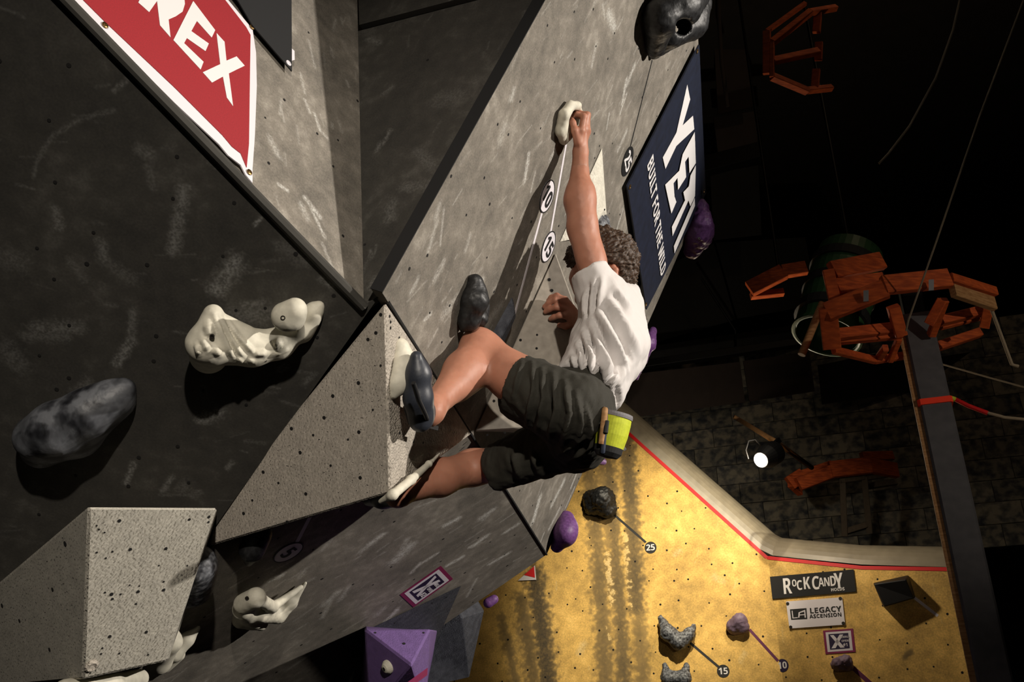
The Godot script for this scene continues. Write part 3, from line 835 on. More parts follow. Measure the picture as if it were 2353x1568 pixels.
	put(solid([g0, g1, g2, g3, hit(950, 1500, PW6, -0.02)], [[0, 1, 3], [1, 2, 3], [2, 0, 3], [0, 4, 1], [1, 4, 2], [2, 4, 0]], 0.002), "body", M.volume_dark, t)
	holes_on(t, plane_of(g0, g1, g3), [[907, 1432, .8], [993, 1386, .8], [1026, 1373, .8], [880, 1460, .7]])
	var k0 := at(1113, 1404, 4.62); var k1 := at(1078, 1558, 4.66); var k2 := at(940, 1590, 4.55); var k3 := at(1062, 1420, 4.42); var k4 := at(985, 1470, 4.42)
	t = thing("climbing_volume", "dark chalk-scuffed volume jutting past the lower edge of the overhang", "volume", k3, "climbing volumes")
	var bb := -PW6.normal * 0.25
	put(solid([k4, k3, k0, k1, k2, k4 + bb, k3 + bb, k0 + bb, k1 + bb, k2 + bb], [[0, 1, 3, 4], [1, 2, 3], [0, 5, 6, 1], [1, 6, 7, 2], [2, 7, 8, 3], [3, 8, 9, 4], [4, 9, 5, 0], [5, 9, 8, 7, 6]], 0.004), "body", M.volume_dark, t)
var PV1R: Plane
var PV1L: Plane
var PV3: Plane

# ---------------------------------------------------------------- holds
func hold(called: String, label: String, pl: Plane, list: Array, m: Material, cell := 0.006, k := 0.02, bolts: Array = [], bump := 0.0, sink := -0.004, folds: Array = []) -> Node3D:
	var prims := lifted(list, pl)
	var g := blob(prims, cell, k, [Plane(pl.normal, pl.d + sink)])
	if bump > 0.0:
		var nz := noise(1.0, 31, 2)
		displace(g, func(p: Vector3, _n: Vector3) -> float: return nz.get_noise_3d(p.x * 28, p.y * 28, p.z * 28) * bump)
	if folds.size() > 0:
		displace(g, func(p: Vector3, n: Vector3) -> float: return ridge(p, n, folds))
	var t := thing(called, label, "climbing hold", hit(list[0][0], list[0][1], pl), "bolted climbing holds")
	put(blobmesh([g]), "body", m, t)
	for b in bolts:
		# bolt head seated where the ray meets the body: the lift is given
		var c := hit(b[0], b[1], pl, b[2])
		var n: Vector3 = (EYE - c).normalized().lerp(pl.normal, 0.4).normalized()
		put(lathe(c, n, [[-0.006, 0.0055], [0.0, 0.0055], [0.0, 0.003], [-0.003, 0.003], [-0.003, 0.0]], 14), "bolt", M.bolt, t)
	return t

func build_holds() -> void:
	mat("bolt", Color(0.16, 0.14, 0.12), 0.5, 0.4)
	# ring-shaped white hold at the raised hand
	hold("jug_hold", "white ring-shaped hold at the climber's raised hand", PW1, [[1293, 322, .012, .012, 1289, 300, .018, .018], [1289, 300, .018, .018, 1297, 264, .022, .017], [1297, 264, .022, .017, 1311, 243, .02, .015], [1311, 243, .02, .015, 1325, 243, .016, .013], [1325, 243, .016, .013, 1332, 262, .012, .011], [1332, 262, .012, .011, 1329, 292, .01, .011], [1329, 292, .01, .011, 1296, 324, .01, .012], [1296, 318, .006, .012, 1306, 290, .004, .014]], M.hold_white, 0.0035, 0.007, [], 0.002)
	# long white dragon-backed hold on the dark wall
	var pl := PW2
	hold("sculpted_hold", "long cream hold sculpted with overlapping scales, on the dark left wall", pl,
		[[490, 722, .07, .022, 476, 790, .09, .045], [476, 790, .08, .045, 480, 815, .03, .045], [490, 730, .06, .02, 560, 775, .05, .03], [500, 790, .06, .05, 580, 800, .04, .042], [580, 800, .035, .042, 640, 790, .025, .036], [640, 790, .02, .034, 690, 755, .015, .026], [690, 755, .015, .024, 722, 715, .012, .02], [722, 715, .012, .018, 735, 702, .01, .009], [700, 770, .01, .016, 722, 735, .01, .014]],
		M.hold_white, 0.0036, 0.016, [[487, 774, .125], [608, 828, .068]], 0.0, -0.004, [[10, 0.0096, 492, 722, 505, 765, 522, 800, 538, 822], [10, 0.0096, 505, 728, 522, 765, 545, 800, 562, 822], [10, 0.0088, 520, 735, 545, 770, 568, 795, 590, 818], [16, 0.0128, 478, 745, 484, 775], [14, 0.0120, 465, 778, 478, 805], [13, 0.0120, 490, 800, 505, 815], [10, 0.0088, 452, 790, 458, 815], [11, 0.0096, 582, 812, 612, 812], [15, 0.0104, 628, 795, 648, 785], [9, 0.0064, 632, 815, 665, 800], [8, 0.0064, 545, 822, 560, 832], [8, 0.0056, 570, 825, 585, 832]])
	hold("egg_hold", "small cream egg-shaped hold with two bolt holes, above the scaled hold", pl, [[655, 725, .09, .030, 678, 712, .09, .027], [660, 735, .085, .026, 676, 735, .085, .024], [655, 725, .0, .02, 655, 725, .06, .02]], M.hold_white, 0.004, 0.02, [[650, 731, .119], [676, 735, .111]])
	hold("sloper_hold", "black whale-shaped hold with a chalked grey back, on the dark left wall", pl,
		[[85, 1005, .05, .055, 130, 985, .06, .06], [130, 985, .06, .06, 200, 950, .05, .055], [200, 950, .05, .055, 250, 920, .03, .045], [250, 920, .03, .04, 285, 895, .015, .028], [95, 1030, .02, .05, 180, 1000, .02, .05], [180, 1000, .02, .05, 280, 925, .008, .03]],
		M.hold_whale, 0.007, 0.03, [[216, 985, .075]])
	# lower face
	hold("incut_hold", "white bird-shaped hold with a chalked hollow, on the lower face", PW6,
		[[560, 1388, .05, .03, 588, 1374, .075, .030], [552, 1425, .02, .026, 600, 1434, .03, .022], [560, 1400, .04, .034, 585, 1425, .03, .03], [598, 1410, .05, .030, 640, 1416, .035, .024], [588, 1374, .07, .022, 626, 1396, .055, .018], [626, 1396, .05, .016, 692, 1350, .03, .008], [630, 1408, .025, .030, 668, 1380, .025, .022], [668, 1380, .025, .022, 702, 1341, .015, .006], [640, 1416, .035, .020, 672, 1388, .03, .016], [644, 1396, .098, .026, 662, 1380, .08, .018, 1]],
		M.hold_white, 0.0045, 0.012, [[568, 1377, .122]], 0.001)
	hold("sidepull_hold", "dark hold on the lower face in the shade of the pyramid volume", PW6, [[590, 1240, .03, .03, 578, 1265, .04, .03], [578, 1265, .04, .03, 572, 1290, .02, .015], [600, 1225, .02, .03, 585, 1250, .03, .03]], M.hold_black, 0.006, 0.02)
	hold("pinch_hold", "smooth slate-grey hold on the lower face peeking past the block volume", PW6, [[440, 1345, .04, .06, 452, 1300, .06, .05], [452, 1300, .05, .05, 448, 1340, .05, .04], [430, 1365, .02, .04, 445, 1320, .05, .05]], M.hold_grey, 0.006, 0.02)
	hold("incut_hold", "pale twin-eared hold tucked beside the block volume's lower right edge", PW6, [[395, 1440, .07, .012, 392, 1475, .09, .03], [392, 1475, .09, .03, 365, 1520, .09, .035], [365, 1520, .09, .035, 345, 1545, .06, .025], [398, 1500, .05, .03, 430, 1470, .04, .02], [430, 1470, .04, .02, 456, 1444, .03, .007], [380, 1530, .05, .022, 410, 1505, .05, .02]], M.hold_white, 0.0045, 0.014, [[365, 1542, .09]])
	hold("ledge_hold", "cream ledge hold under the bottom edge of the block volume", PW6, [[150, 1590, .2, .03, 250, 1574, .2, .03], [250, 1574, .2, .03, 320, 1560, .16, .025]], M.hold_white, 0.006, 0.02)
	# upper face
	hold("pocket_hold", "large black rounded hold with a deep pocket, on the upper edge of the climbing wall", PW1,
		[[1505, 110, .03, .035, 1520, 40, .06, .055], [1520, 40, .06, .06, 1560, 10, .09, .075], [1560, 10, .09, .075, 1590, -20, .09, .07], [1540, 80, .05, .05, 1585, 50, .08, .06], [1585, 50, .08, .06, 1600, 10, .08, .055], [1502, 122, .01, .022, 1540, 90, .03, .035], [1572, 62, .15, .028, 1565, 60, .05, .03, 1]],
		M.hold_black, 0.007, 0.03, [], 0.003)
	hold("crimp_hold", "dark slate hold on the upper face left of the climber's knee", PW1, [[1093, 648, .02, .022, 1092, 690, .035, .035], [1092, 690, .035, .035, 1078, 735, .03, .028], [1078, 735, .03, .028, 1066, 752, .015, .014], [1110, 705, .02, .02, 1100, 730, .03, .028]], M.hold_black, 0.005, 0.018, [[1111, 719, .03]], 0.003)
	hold("crimp_hold", "chipped grey hold on the upper face right behind the climber's head", PW1, [[1372, 520, .02, .04, 1382, 540, .03, .04], [1385, 505, .01, .02, 1392, 545, .02, .025]], M.hold_grey, 0.005, 0.015, [], 0.008)
	hold("teardrop_hold", "smooth cream teardrop hold under the climber's left shoe", PV1R,
		[[918, 800, .0, .025, 922, 840, .005, .036], [922, 840, .005, .036, 912, 880, .006, .030], [912, 880, .004, .028, 903, 908, .002, .009], [930, 830, .0, .03, 930, 850, .006, .03]], M.hold_white, 0.0045, 0.02)
	var fin := thing("edge_fin", "thin pale fin along the underside of the pyramid volume", "climbing hold", at(900, 1138, 2.38))  # pale fin laid along the lower rim of the right facet
	put(blobmesh([blob([[at(874, 1153, 2.41), .006, at(902, 1138, 2.375), .012], [at(902, 1138, 2.375), .012, at(945, 1103, 2.46), .011], [at(945, 1103, 2.46), .011, at(985, 1067, 2.60), .008], [at(985, 1067, 2.60), .008, at(1010, 1043, 2.72), .003]], .0035, .01)]), "body", M.hold_white, fin)
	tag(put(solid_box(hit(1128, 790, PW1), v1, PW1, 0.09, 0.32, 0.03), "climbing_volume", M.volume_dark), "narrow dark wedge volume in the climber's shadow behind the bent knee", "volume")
	# purple holds along the far edges
	hold("sloper_hold", "purple knobbly hold on the far edge beside the navy banner", PW1, [[1605, 480, .02, .05, 1606, 530, .05, .065], [1606, 530, .05, .065, 1590, 575, .03, .045], [1612, 510, .06, .05, 1610, 550, .06, .05]], M.hold_purple, 0.008, 0.03, [[1607, 548, .12]], 0.008)
	hold("crimp_hold", "slim purple hold with a white chalked band on the far edge", PW1, [[1500, 760, .01, .02, 1490, 790, .03, .035], [1490, 790, .03, .03, 1475, 828, .02, .025], [1475, 828, .02, .02, 1462, 870, .01, .012]], M.hold_purple, 0.006, 0.02, [], 0.004)
	hold("sloper_hold", "purple half-round hold on the far edge above the lower face corner", PW1, [[1300, 1195, .02, .04, 1298, 1225, .05, .05], [1298, 1225, .04, .05, 1280, 1255, .02, .03], [1306, 1210, .05, .035, 1300, 1235, .05, .035]], M.hold_purple, 0.007, 0.03)
	hold("knob_hold", "tiny purple knob hold on the far edge of the lower face", PW6, [[1122, 1386, .02, .022, 1135, 1378, .02, .02]], M.hold_purple, 0.005, 0.02)
	hold("knob_hold", "small pale purple hold peeking out below the climber's chalk bag", PW1, [[1372, 1058, .02, .02, 1386, 1062, .03, .016]], M.hold_purple, 0.005, 0.02)

func solid_box(c: Vector3, up: Vector3, pl: Plane, w: float, h: float, t: float) -> Mesh:
	var s := up.cross(pl.normal).normalized() * w * 0.5
	var u := up * h * 0.5
	var a := c - s - u; var b := c + s - u; var d := c + s * 0.4 + u; var e := c - s * 0.4 + u
	var n := pl.normal * t
	return solid([a, b, d, e, a.lerp(c, .3) + n, b.lerp(c, .3) + n, d.lerp(c, .3) + n, e.lerp(c, .3) + n], [[0, 1, 2, 3], [4, 5, 6, 7], [0, 1, 5, 4], [1, 2, 6, 5], [2, 3, 7, 6], [3, 0, 4, 7]], 0.003)

# ---------------------------------------------------------------- number tags, tape and stickers
func number_tag(label: String, s: String, x: float, y: float, pl: Plane, r: float, xdir: Vector3, face: Material, ink: Material, rim: Material = null) -> void:
	var c := hit(x, y, pl)
	var n := pl.normal
	var t := thing("number_tag", label, "tag", c, "numbered score tags")
	put(lathe(c, n, [[0.0, r], [0.0025, r], [0.0025, 0.0]], 32), "plate", face, t)
	if rim: put(lathe(c, n, [[0.0, r], [0.0032, r], [0.0032, r * 0.93], [0.0024, r * 0.93]], 32), "rim", rim, t)
	text(t, "number", s, c + n * 0.0026, xdir, n, r * 1.02, ink, 1.0, "Droid Sans", 600)
func tape(label: String, x0: float, y0: float, x1: float, y1: float, pl: Plane, w: float, m: Material) -> void:
	var a := hit(x0, y0, pl, 0.001); var b := hit(x1, y1, pl, 0.001)
	var s := (b - a).cross(pl.normal).normalized() * w * 0.5
	tag(put(slab([a - s, b - s, b + s, a + s], pl.normal, 0.001), "tape_strip", m), label, "tape", "tape strips from holds to tags")

func build_tags() -> void:
	var rd := hd
	number_tag("white oval-looking tag numbered 10 above the pyramid volume", "10", 1256, 451, PW1, 0.052, hd, M.tag_white, M.black_print, M.black_print)
	number_tag("white tag numbered 15 right at the pyramid volume's tip", "15", 1259, 567, PW1, 0.052, hd, M.tag_white, M.black_print, M.black_print)
	number_tag("black tag numbered 25 beside the navy banner", "25", 1441, 371, PW1, 0.056, hd, M.black_print, M.white_print)
	number_tag("white tag numbered 5 on the lower face", "5", 662, 1269, PW6, 0.048, hd, M.tag_white, M.black_print, M.black_print)
	tape("white tape strip from the ring hold to the tag numbered 15", 1301, 332, 1266, 532, PW1, 0.013, M.tag_white)
	tape("white tape strip running down from the tag numbered 10", 1246, 488, 1180, 734, PW1, 0.013, M.tag_white)
	tape("thin black tape strip from the pocketed black hold to the tag numbered 25", 1499, 138, 1449, 336, PW1, 0.008, M.black_print)
	tape("pale tape strip from the pyramid volume down to the tag numbered 5", 712, 1190, 682, 1248, PW6, 0.013, M.tag_white)
	# sticker on the lower face
	var c := [hit(1013, 1301, PW6, .001), hit(1041, 1331, PW6, .001), hit(950, 1396, PW6, .001), hit(919, 1367, PW6, .001)]
	sticker("magenta-framed sticker with a big X on the lower face", c, PW6.normal, ["MALE", "OPEN", "#2"])

func sticker(label: String, c: Array, n: Vector3, words: Array) -> void:
	# corners: top left, top right, bottom right, bottom left
	var mid: Vector3 = (c[0] + c[1] + c[2] + c[3]) / 4
	var t := thing("sticker", label, "sticker", mid)
	var sc := func(f: float, off: float) -> Array:
		var o := []
		for p in c: o.append(mid + (p - mid) * f + n * off)
		return o
	put(slab(sc.call(1.0, 0.0005), n, 0.001), "border", M.magenta, t)
	put(slab(sc.call(0.84, 0.0011), n, 0.0006), "paper", M.tag_white, t)
	put(slab(sc.call(0.66, 0.0017), n, 0.0006), "panel", M.purple_ink, t)
	var at2 := func(u: float, v: float, off := 0.0022) -> Vector3:   # u right, v down in 0..1
		return (c[0] as Vector3).lerp(c[1], u).lerp((c[3] as Vector3).lerp(c[2], u), v) + n * off
	var st := new_st()
	for q in [[[.22, .22], [.34, .22], [.66, .78], [.52, .78]], [[.54, .22], [.66, .22], [.36, .78], [.22, .78]]]:
		var P := []
		for w in q: P.append(at2.call(w[0], w[1]))
		slab_to(st, P, n, 0.0004)
	put(st.commit(), "cross_mark", M.tag_white, t)
	var h: float = (c[0] as Vector3).distance_to(c[3])
	for i in words.size():
		text(t, "lettering", words[i], at2.call(.70, .33 + .17 * i, 0.0026), c[1] - c[0], n, h * (0.085 if i < 2 else 0.13), M.tag_white, 1.0, "Droid Sans", 800, 0.0006)

# ---------------------------------------------------------------- banners on the climbing wall
func poly(parent: Node3D, called: String, list: Array, pl: Plane, off: float, m: Material, s := 1.0, ox := 0.0, oy := 0.0, thick := 0.0008) -> MeshInstance3D:
	var P := []
	for q in list: P.append(hit(ox + q[0] / s, oy + q[1] / s, pl, off))
	return put(slab(P, pl.normal, thick), called, m, parent)
func build_banners() -> void:
	var n := PW1.normal
	# navy banner
	var A := hit(1607, 103, PW1, .02); var B := hit(1442, 428, PW1, .02); var C := hit(1486, 712, PW1, .03); var D := hit(1622, 445, PW1, .02)
	var t := thing("banner", "navy blue banner with big white letters on the upper right of the climbing wall", "banner", B)
	put(slab([A, B, C, D], n, 0.006), "cloth", M.navy, t)
	var pb := plane_of(A, B, C)
	var L := [
		[[642, 545], [661, 640], [612, 808], [679, 745], [687, 832], [572, 940], [502, 1088], [485, 1015], [572, 855]],
		[[690, 850], [697, 1050], [656, 1115], [651, 1008], [628, 1042], [635, 1140], [583, 1222], [579, 1145], [554, 1180], [560, 1265], [572, 1300], [540, 1375], [500, 1190], [590, 1100], [612, 995]],
		[[697, 1065], [692, 1262], [662, 1328], [650, 1290], [548, 1520], [543, 1462], [628, 1290], [617, 1238], [652, 1200], [663, 1130]],
		[[690, 1275], [692, 1325], [560, 1632], [556, 1585]]]
	for q in L: poly(t, "letter", q, pb, 0.0012, M.white_print, 2.8, 1350, 0)
	text(t, "lettering", "BUILT FOR THE WILD", hit(1510, 508, pb, 0.001), C - B, pb.normal, 0.062, M.white_print, 0.98, "Droid Sans", 800, 0.001)
	for q in [[1447, 430], [1484, 700], [1602, 118], [1617, 440]]: put(lathe(hit(q[0], q[1], pb, 0.0005), pb.normal, [[0, .010], [.002, .010], [.003, .006], [.0005, .004], [.0005, 0]], 12), "grommet", M.brass, t)
	# a second navy piece behind the climber's neck
	tag(poly(null, "banner", [[1436, 610], [1444, 632], [1454, 690], [1438, 700], [1425, 640]], PW1, 0.012, M.navy, 1.0, 0, 0, 0.01), "small navy panel edge showing behind the climber's neck", "banner")
	# red banner
	var s := 2.24
	t = thing("banner", "red banner with a white border and slanting white letters at the top left", "banner", hit(400, 100, PW3))
	poly(t, "cloth", [[250, -130], [370, 0], [620, 250], [900, 530], [1130, 745], [1175, 800], [1240, 850], [1265, 900], [1300, 942], [1300, 870], [1312, 700], [1322, 440], [1318, 270], [1300, 150], [1175, 0], [1060, -140]], PW3, 0.012, M.tag_white, s, 0, 0, 0.003)
	poly(t, "field", [[330, -130], [430, 0], [545, 115], [900, 450], [1145, 695], [1195, 755], [1240, 790], [1270, 862], [1282, 740], [1286, 440], [1290, 180], [1268, 140], [1160, 0], [1050, -130]], PW3, 0.0135, M.red_cloth, s, 0, 0, 0.001)
	for q in [[[712, 12], [768, 62], [812, 0], [790, -40], [740, -40]],
		[[808, 0], [824, 130], [878, 192], [868, 100], [905, 84], [940, 60], [952, 20], [948, -20], [920, -50], [820, -60]],
		[[995, 5], [1108, 155], [1090, 193], [1014, 108], [985, 160], [1075, 224], [1058, 263], [962, 196], [948, 222], [1048, 318], [1033, 358], [893, 206]],
		[[1115, 170], [1156, 215], [1166, 312], [1218, 290], [1260, 338], [1178, 378], [1200, 546], [1168, 502], [1148, 394], [1092, 425], [1044, 372], [1134, 330]]]:
		poly(t, "letter", q, PW3, 0.0145, M.white_print, s, 0, 0, 0.0008)
	for q in [[540, 130], [1297, 140], [1283, 887]]: put(lathe(hit(q[0] / s, q[1] / s, PW3, 0.0135), PW3.normal, [[0, .007], [.002, .007], [.003, .0045], [.0005, .003], [.0005, 0]], 12), "grommet", M.brass, t)
	t = thing("banner", "plain black banner corner hanging beside the red banner", "banner", hit(640, 40, PW3))
	poly(t, "cloth", [[1130, -120], [1230, 10], [1300, 130], [1420, 270], [1503, 366], [1502, 180], [1500, -140]], PW3, 0.018, M.black_cloth, s, 0, 0, 0.003)
	poly(t, "care_tag", [[1503, 250], [1516, 262], [1517, 308], [1503, 312]], PW3, 0.019, M.tag_white, s, 0, 0, 0.001)
	var st := new_st(); lathe_to(st, hit(1484 / s, 326 / s, PW3, 0.018), PW3.normal, [[0, .008], [.002, .008], [.003, .005], [.0005, .003], [.0005, 0]], 14)
	put(st.commit(), "grommet", M.tag_white, t)

# ---------------------------------------------------------------- the climber
func build_climber() -> void:
	var t := thing("person", "climber in a white t-shirt and dark olive shorts reaching up with the left arm", "person", at(1330, 960, 2.62))
	var lsh := at(1384, 688, 2.81); var rsh := at(1408, 705, 3.06)
	var lel := at(1338, 524, 2.87); var lwr := at(1334, 340, 2.955)
	var lhip := at(1318, 935, 2.52); var rhip := at(1330, 1010, 2.74)
	var lkn := at(1112, 806, 2.72); var lank := at(990, 944, 2.45)
	var rkn := at(1085, 1075, 2.90); var rank := at(915, 1136, 2.62)
	var neck := at(1410, 690, 2.96)
	var b := [
		[lsh, .040, lel, .036], [lsh.lerp(lel, .55), .038, lel, .035], [lel, .036, at(1331, 462, 2.895), .040], [at(1342, 500, 2.86), .028, at(1338, 440, 2.89), .034], [at(1331, 462, 2.895), .040, lwr, .019],
		[rsh, .055, at(1400, 800, 3.14), .038], [at(1400, 800, 3.14), .038, hit(1328, 738, PV3, .035), .024],
		[neck, .055, at(1395, 650, 2.97), .05], [neck, .05, at(1390, 850, 2.76), .07], [lsh, .045, neck, .045], [rsh, .045, neck, .045], [at(1390, 850, 2.76), .07, at(1330, 965, 2.64), .065],
		[lhip, .055, at(1215, 885, 2.62), .06], [at(1215, 885, 2.62), .06, at(1180, 868, 2.645), .062], [at(1180, 868, 2.645), .062, lkn, .047], [at(1150, 850, 2.66), .05, at(1120, 822, 2.70), .045], [lkn, .046, at(1097, 790, 2.705), .042],
		[at(1100, 800, 2.70), .046, at(1066, 856, 2.62), .052], [at(1066, 856, 2.62), .052, lank, .027], [at(1085, 850, 2.66), .036, at(1050, 890, 2.58), .036], [lank, .03, at(975, 955, 2.44), .03],
		[at(998, 928, 2.45), .018, at(992, 948, 2.43), .022],
		[rhip, .055, at(1160, 1066, 2.84), .052], [at(1160, 1066, 2.84), .052, rkn, .05], [rkn, .05, at(1010, 1098, 2.78), .05], [at(1010, 1098, 2.78), .05, rank, .030], [rank, .03, at(890, 1138, 2.66), .03]]
	var g := [blob(b, 0.009, 0.03)]
	# hands, each on a finer grid
	var lh := []
	var w := lwr
	lh.append([at(1333, 385, 2.93), .0255, at(1334, 350, 2.95), .0235]); lh.append([at(1334, 350, 2.95), .0235, at(1335, 322, 2.95), .021])
	for i in 4:
		var dz: float = [2.925, 2.945, 2.963, 2.98][i]
		var mc := at([1336, 1344, 1348, 1349][i], [300, 297, 298, 302][i], dz)
		var pip := at([1342, 1349, 1350, 1349][i], [268, 264, 264, 270][i], dz + .005)
		var dip := at([1325, 1331, 1332, 1333][i], [263, 260, 261, 266][i], dz + .015)
		var tip := at([1313, 1317, 1318, 1320][i], [265, 262, 263, 268][i], dz + .03)
		lh.append([at([1330, 1334, 1337, 1339][i], 330, 2.935 + i * .012), .013, mc, .0115])
		lh.append([mc, .0105, pip, .0092]); lh.append([pip, .0090, dip, .0082]); lh.append([dip, .0082, tip, .0072])
	lh.append([at(1328, 326, 2.93), .013, at(1321, 300, 2.92), .0105]); lh.append([at(1321, 300, 2.92), .0102, at(1316, 282, 2.925), .0092]); lh.append([at(1316, 282, 2.925), .0092, at(1311, 267, 2.945), .008])
	g.append(blob(lh, 0.003, 0.007))
	var rh := []
	rh.append([hit(1330, 740, PV3, .035), .022, hit(1312, 722, PV3, .03), .02])
	for i in 4:
		var mc := hit([1298, 1304, 1306, 1306][i], [690, 700, 713, 727][i], PV3, .032)
		var pip := hit([1279, 1277, 1279, 1286][i], [680, 690, 706, 725][i], PV3, .034)
		var dip := hit([1267, 1261, 1263, 1273][i], [684, 697, 711, 729][i], PV3, .020)
		var tip := hit([1260, 1251, 1253, 1265][i], [691, 705, 717, 733][i], PV3, .010)
		rh.append([hit(1318, [715, 722, 730, 738][i], PV3, .032), .013, mc, .0115])
		rh.append([mc, .0105, pip, .0092]); rh.append([pip, .009, dip, .0082]); rh.append([dip, .0082, tip, .0075])
	rh.append([hit(1322, 742, PV3, .03), .013, hit(1300, 750, PV3, .022), .0105]); rh.append([hit(1300, 750, PV3, .022), .0102, hit(1286, 748, PV3, .012), .0088])
	g.append(blob(rh, 0.003, 0.007))
	# head
	var hp := [[at(1395, 602, 2.965), .070, at(1372, 604, 2.99), .068], [at(1356, 614, 3.0), .050, at(1345, 640, 3.0), .047], [at(1345, 640, 3.0), .046, at(1350, 668, 2.985), .038], [at(1350, 672, 2.985), .030, at(1336, 688, 3.0), .021],
		[at(1328, 618, 3.02), .012, at(1318, 639, 3.015), .0095], [at(1320, 641, 3.015), .010, at(1330, 645, 3.01), .012], [at(1325, 661, 3.01), .010, at(1332, 664, 3.0), .013], [at(1326, 671, 3.01), .0095, at(1333, 673, 3.0), .013], [at(1329, 607, 3.015), .014, at(1350, 604, 2.96), .014],
		[at(1331, 622, 2.99), .012, at(1333, 622, 2.975), .011, 1], [at(1395, 640, 2.96), .06, at(1402, 672, 2.965), .055]]
	g.append(blob(hp, 0.004, 0.012))
	var ear := [[at(1403, 616, 2.885), .007, at(1410, 613, 2.872), .006], [at(1410, 613, 2.872), .006, at(1416, 620, 2.868), .006], [at(1416, 620, 2.868), .006, at(1415, 632, 2.868), .0058], [at(1415, 632, 2.868), .0058, at(1407, 644, 2.878), .0065], [at(1407, 644, 2.878), .006, at(1402, 640, 2.89), .007], [at(1407, 626, 2.886), .009, at(1406, 634, 2.888), .008], [at(1405, 620, 2.89), .012, at(1404, 638, 2.895), .012]]
	g.append(blob(ear, 0.002, 0.004))
	put(blobmesh(g), "body", M.skin, t)
	# eye
	put(lathe(at(1334, 622, 2.985), at(1326, 622, 2.985) - at(1334, 622, 2.985), [[-.011, 0.0], [-.008, .008], [0, .011], [.008, .008], [.011, 0.0]], 14), "eye", M.tag_white, t)
	# hair
	var hr := [[at(1402, 592, 2.965), .083, at(1378, 582, 2.985), .076], [at(1378, 578, 2.985), .072, at(1345, 585, 3.005), .05], [at(1345, 583, 3.005), .042, at(1320, 588, 3.01), .022], [at(1316, 586, 3.0), .016, at(1312, 604, 3.0), .012], [at(1412, 610, 2.97), .075, at(1424, 648, 2.975), .045], [at(1424, 640, 2.955), .05, at(1427, 662, 2.965), .03], [at(1407, 632, 2.84), .030, at(1405, 626, 2.9), .028, 1]]
	var hg := blob(hr, 0.0042, 0.02)
	var nz := noise(1.0, 51, 3)
	displace(hg, func(p: Vector3, _n: Vector3) -> float:
		return absf(nz.get_noise_3d(p.x * 34, p.y * 52, p.z * 34)) * 0.018 - 0.003 + nz.get_noise_3d(p.x * 120, p.y * 120, p.z * 120) * 0.004)
	put(blobmesh([hg]), "hair", M.hair, t)
	# shirt
	var sp := [
		[at(1398, 702, 2.85), .072, at(1398, 800, 2.72), .085], [at(1412, 715, 3.04), .078, at(1400, 805, 2.92), .085], [at(1410, 735, 2.94), .090, at(1402, 800, 2.80), .098], [at(1430, 720, 2.90), .055, at(1432, 780, 2.85), .06],
		[at(1400, 790, 2.80), .100, at(1350, 893, 2.65), .094, 2], [at(1400, 800, 2.80), .09, at(1388, 930, 2.65), .024],
		[at(1388, 692, 2.82), .072, at(1352, 621, 2.835), .053, 2], [at(1408, 706, 3.06), .068, at(1395, 765, 3.12), .055, 2],
		[at(1380, 672, 2.86), .05, at(1428, 692, 2.95), .058], [at(1428, 690, 2.97), .05, at(1410, 700, 3.06), .06]]
	var sg := blob(sp, 0.0055, 0.035)
	var sf := [[13, 0.0217, 1342, 765, 1366, 850, 1383, 930], [14, 0.0232, 1358, 742, 1396, 850, 1392, 938], [14, 0.0232, 1372, 715, 1418, 800, 1438, 865], [12, 0.0186, 1328, 790, 1343, 850, 1362, 900], [14, 0.0202, 1398, 690, 1440, 760, 1466, 810], [9, 0.0100, 1346, 668, 1342, 735], [10, 0.0110, 1364, 640, 1358, 735], [10, 0.0100, 1384, 640, 1376, 712], [12, 0.0155, 1415, 665, 1452, 725], [10, 0.0155, 1312, 815, 1340, 872], [10, 0.0170, 1410, 850, 1405, 940], [10, 0.0139, 1430, 820, 1425, 880], [7, -0.012, 1350, 760, 1376, 850, 1386, 920], [8, -0.013, 1368, 735, 1408, 830, 1412, 880], [8, -0.013, 1388, 705, 1430, 785, 1450, 830], [6, -0.010, 1335, 780, 1353, 850], [6, -0.009, 1355, 655, 1350, 730], [6, -0.009, 1374, 645, 1367, 725], [7, -0.010, 1400, 860, 1398, 935]]
	displace(sg, func(p: Vector3, n: Vector3) -> float:
		return 0.001 + ridge(p, n, sf) + nz.get_noise_3d(p.x * 9, p.y * 6, p.z * 9) * 0.008 + nz.get_noise_3d(p.x * 22, p.y * 14, p.z * 22) * 0.003)
	put(blobmesh([sg]), "shirt", M.shirt, t)
	# shorts
	var op := [
		[at(1338, 912, 2.645), .088, at(1326, 970, 2.63), .096], [at(1325, 938, 2.55), .088, at(1188, 879, 2.635), .078, 2], [at(1345, 985, 2.62), .072, at(1330, 1020, 2.72), .078], [at(1318, 1005, 2.70), .085, at(1138, 1077, 2.855), .066, 2], [at(1350, 960, 2.58), .05, at(1350, 1000, 2.72), .05],
		[at(1280, 950, 2.60), .07, at(1200, 915, 2.66), .066]]
	var og := blob(op, 0.0055, 0.03)
	var of := [[9, 0.0149, 1222, 835, 1228, 900, 1212, 975], [10, 0.0162, 1245, 850, 1252, 920, 1236, 990], [10, 0.0162, 1272, 862, 1280, 940, 1262, 1010], [11, 0.0175, 1298, 875, 1312, 950, 1292, 1030], [10, 0.0149, 1322, 900, 1338, 970, 1318, 1045], [9, 0.0135, 1345, 930, 1356, 985, 1340, 1040], [7, 0.0081, 1200, 830, 1176, 925], [8, 0.0108, 1300, 1060, 1365, 1015], [8, 0.0108, 1280, 1045, 1350, 1000], [10, 0.0108, 1180, 1040, 1195, 1095], [10, 0.0108, 1220, 1030, 1240, 1090]]
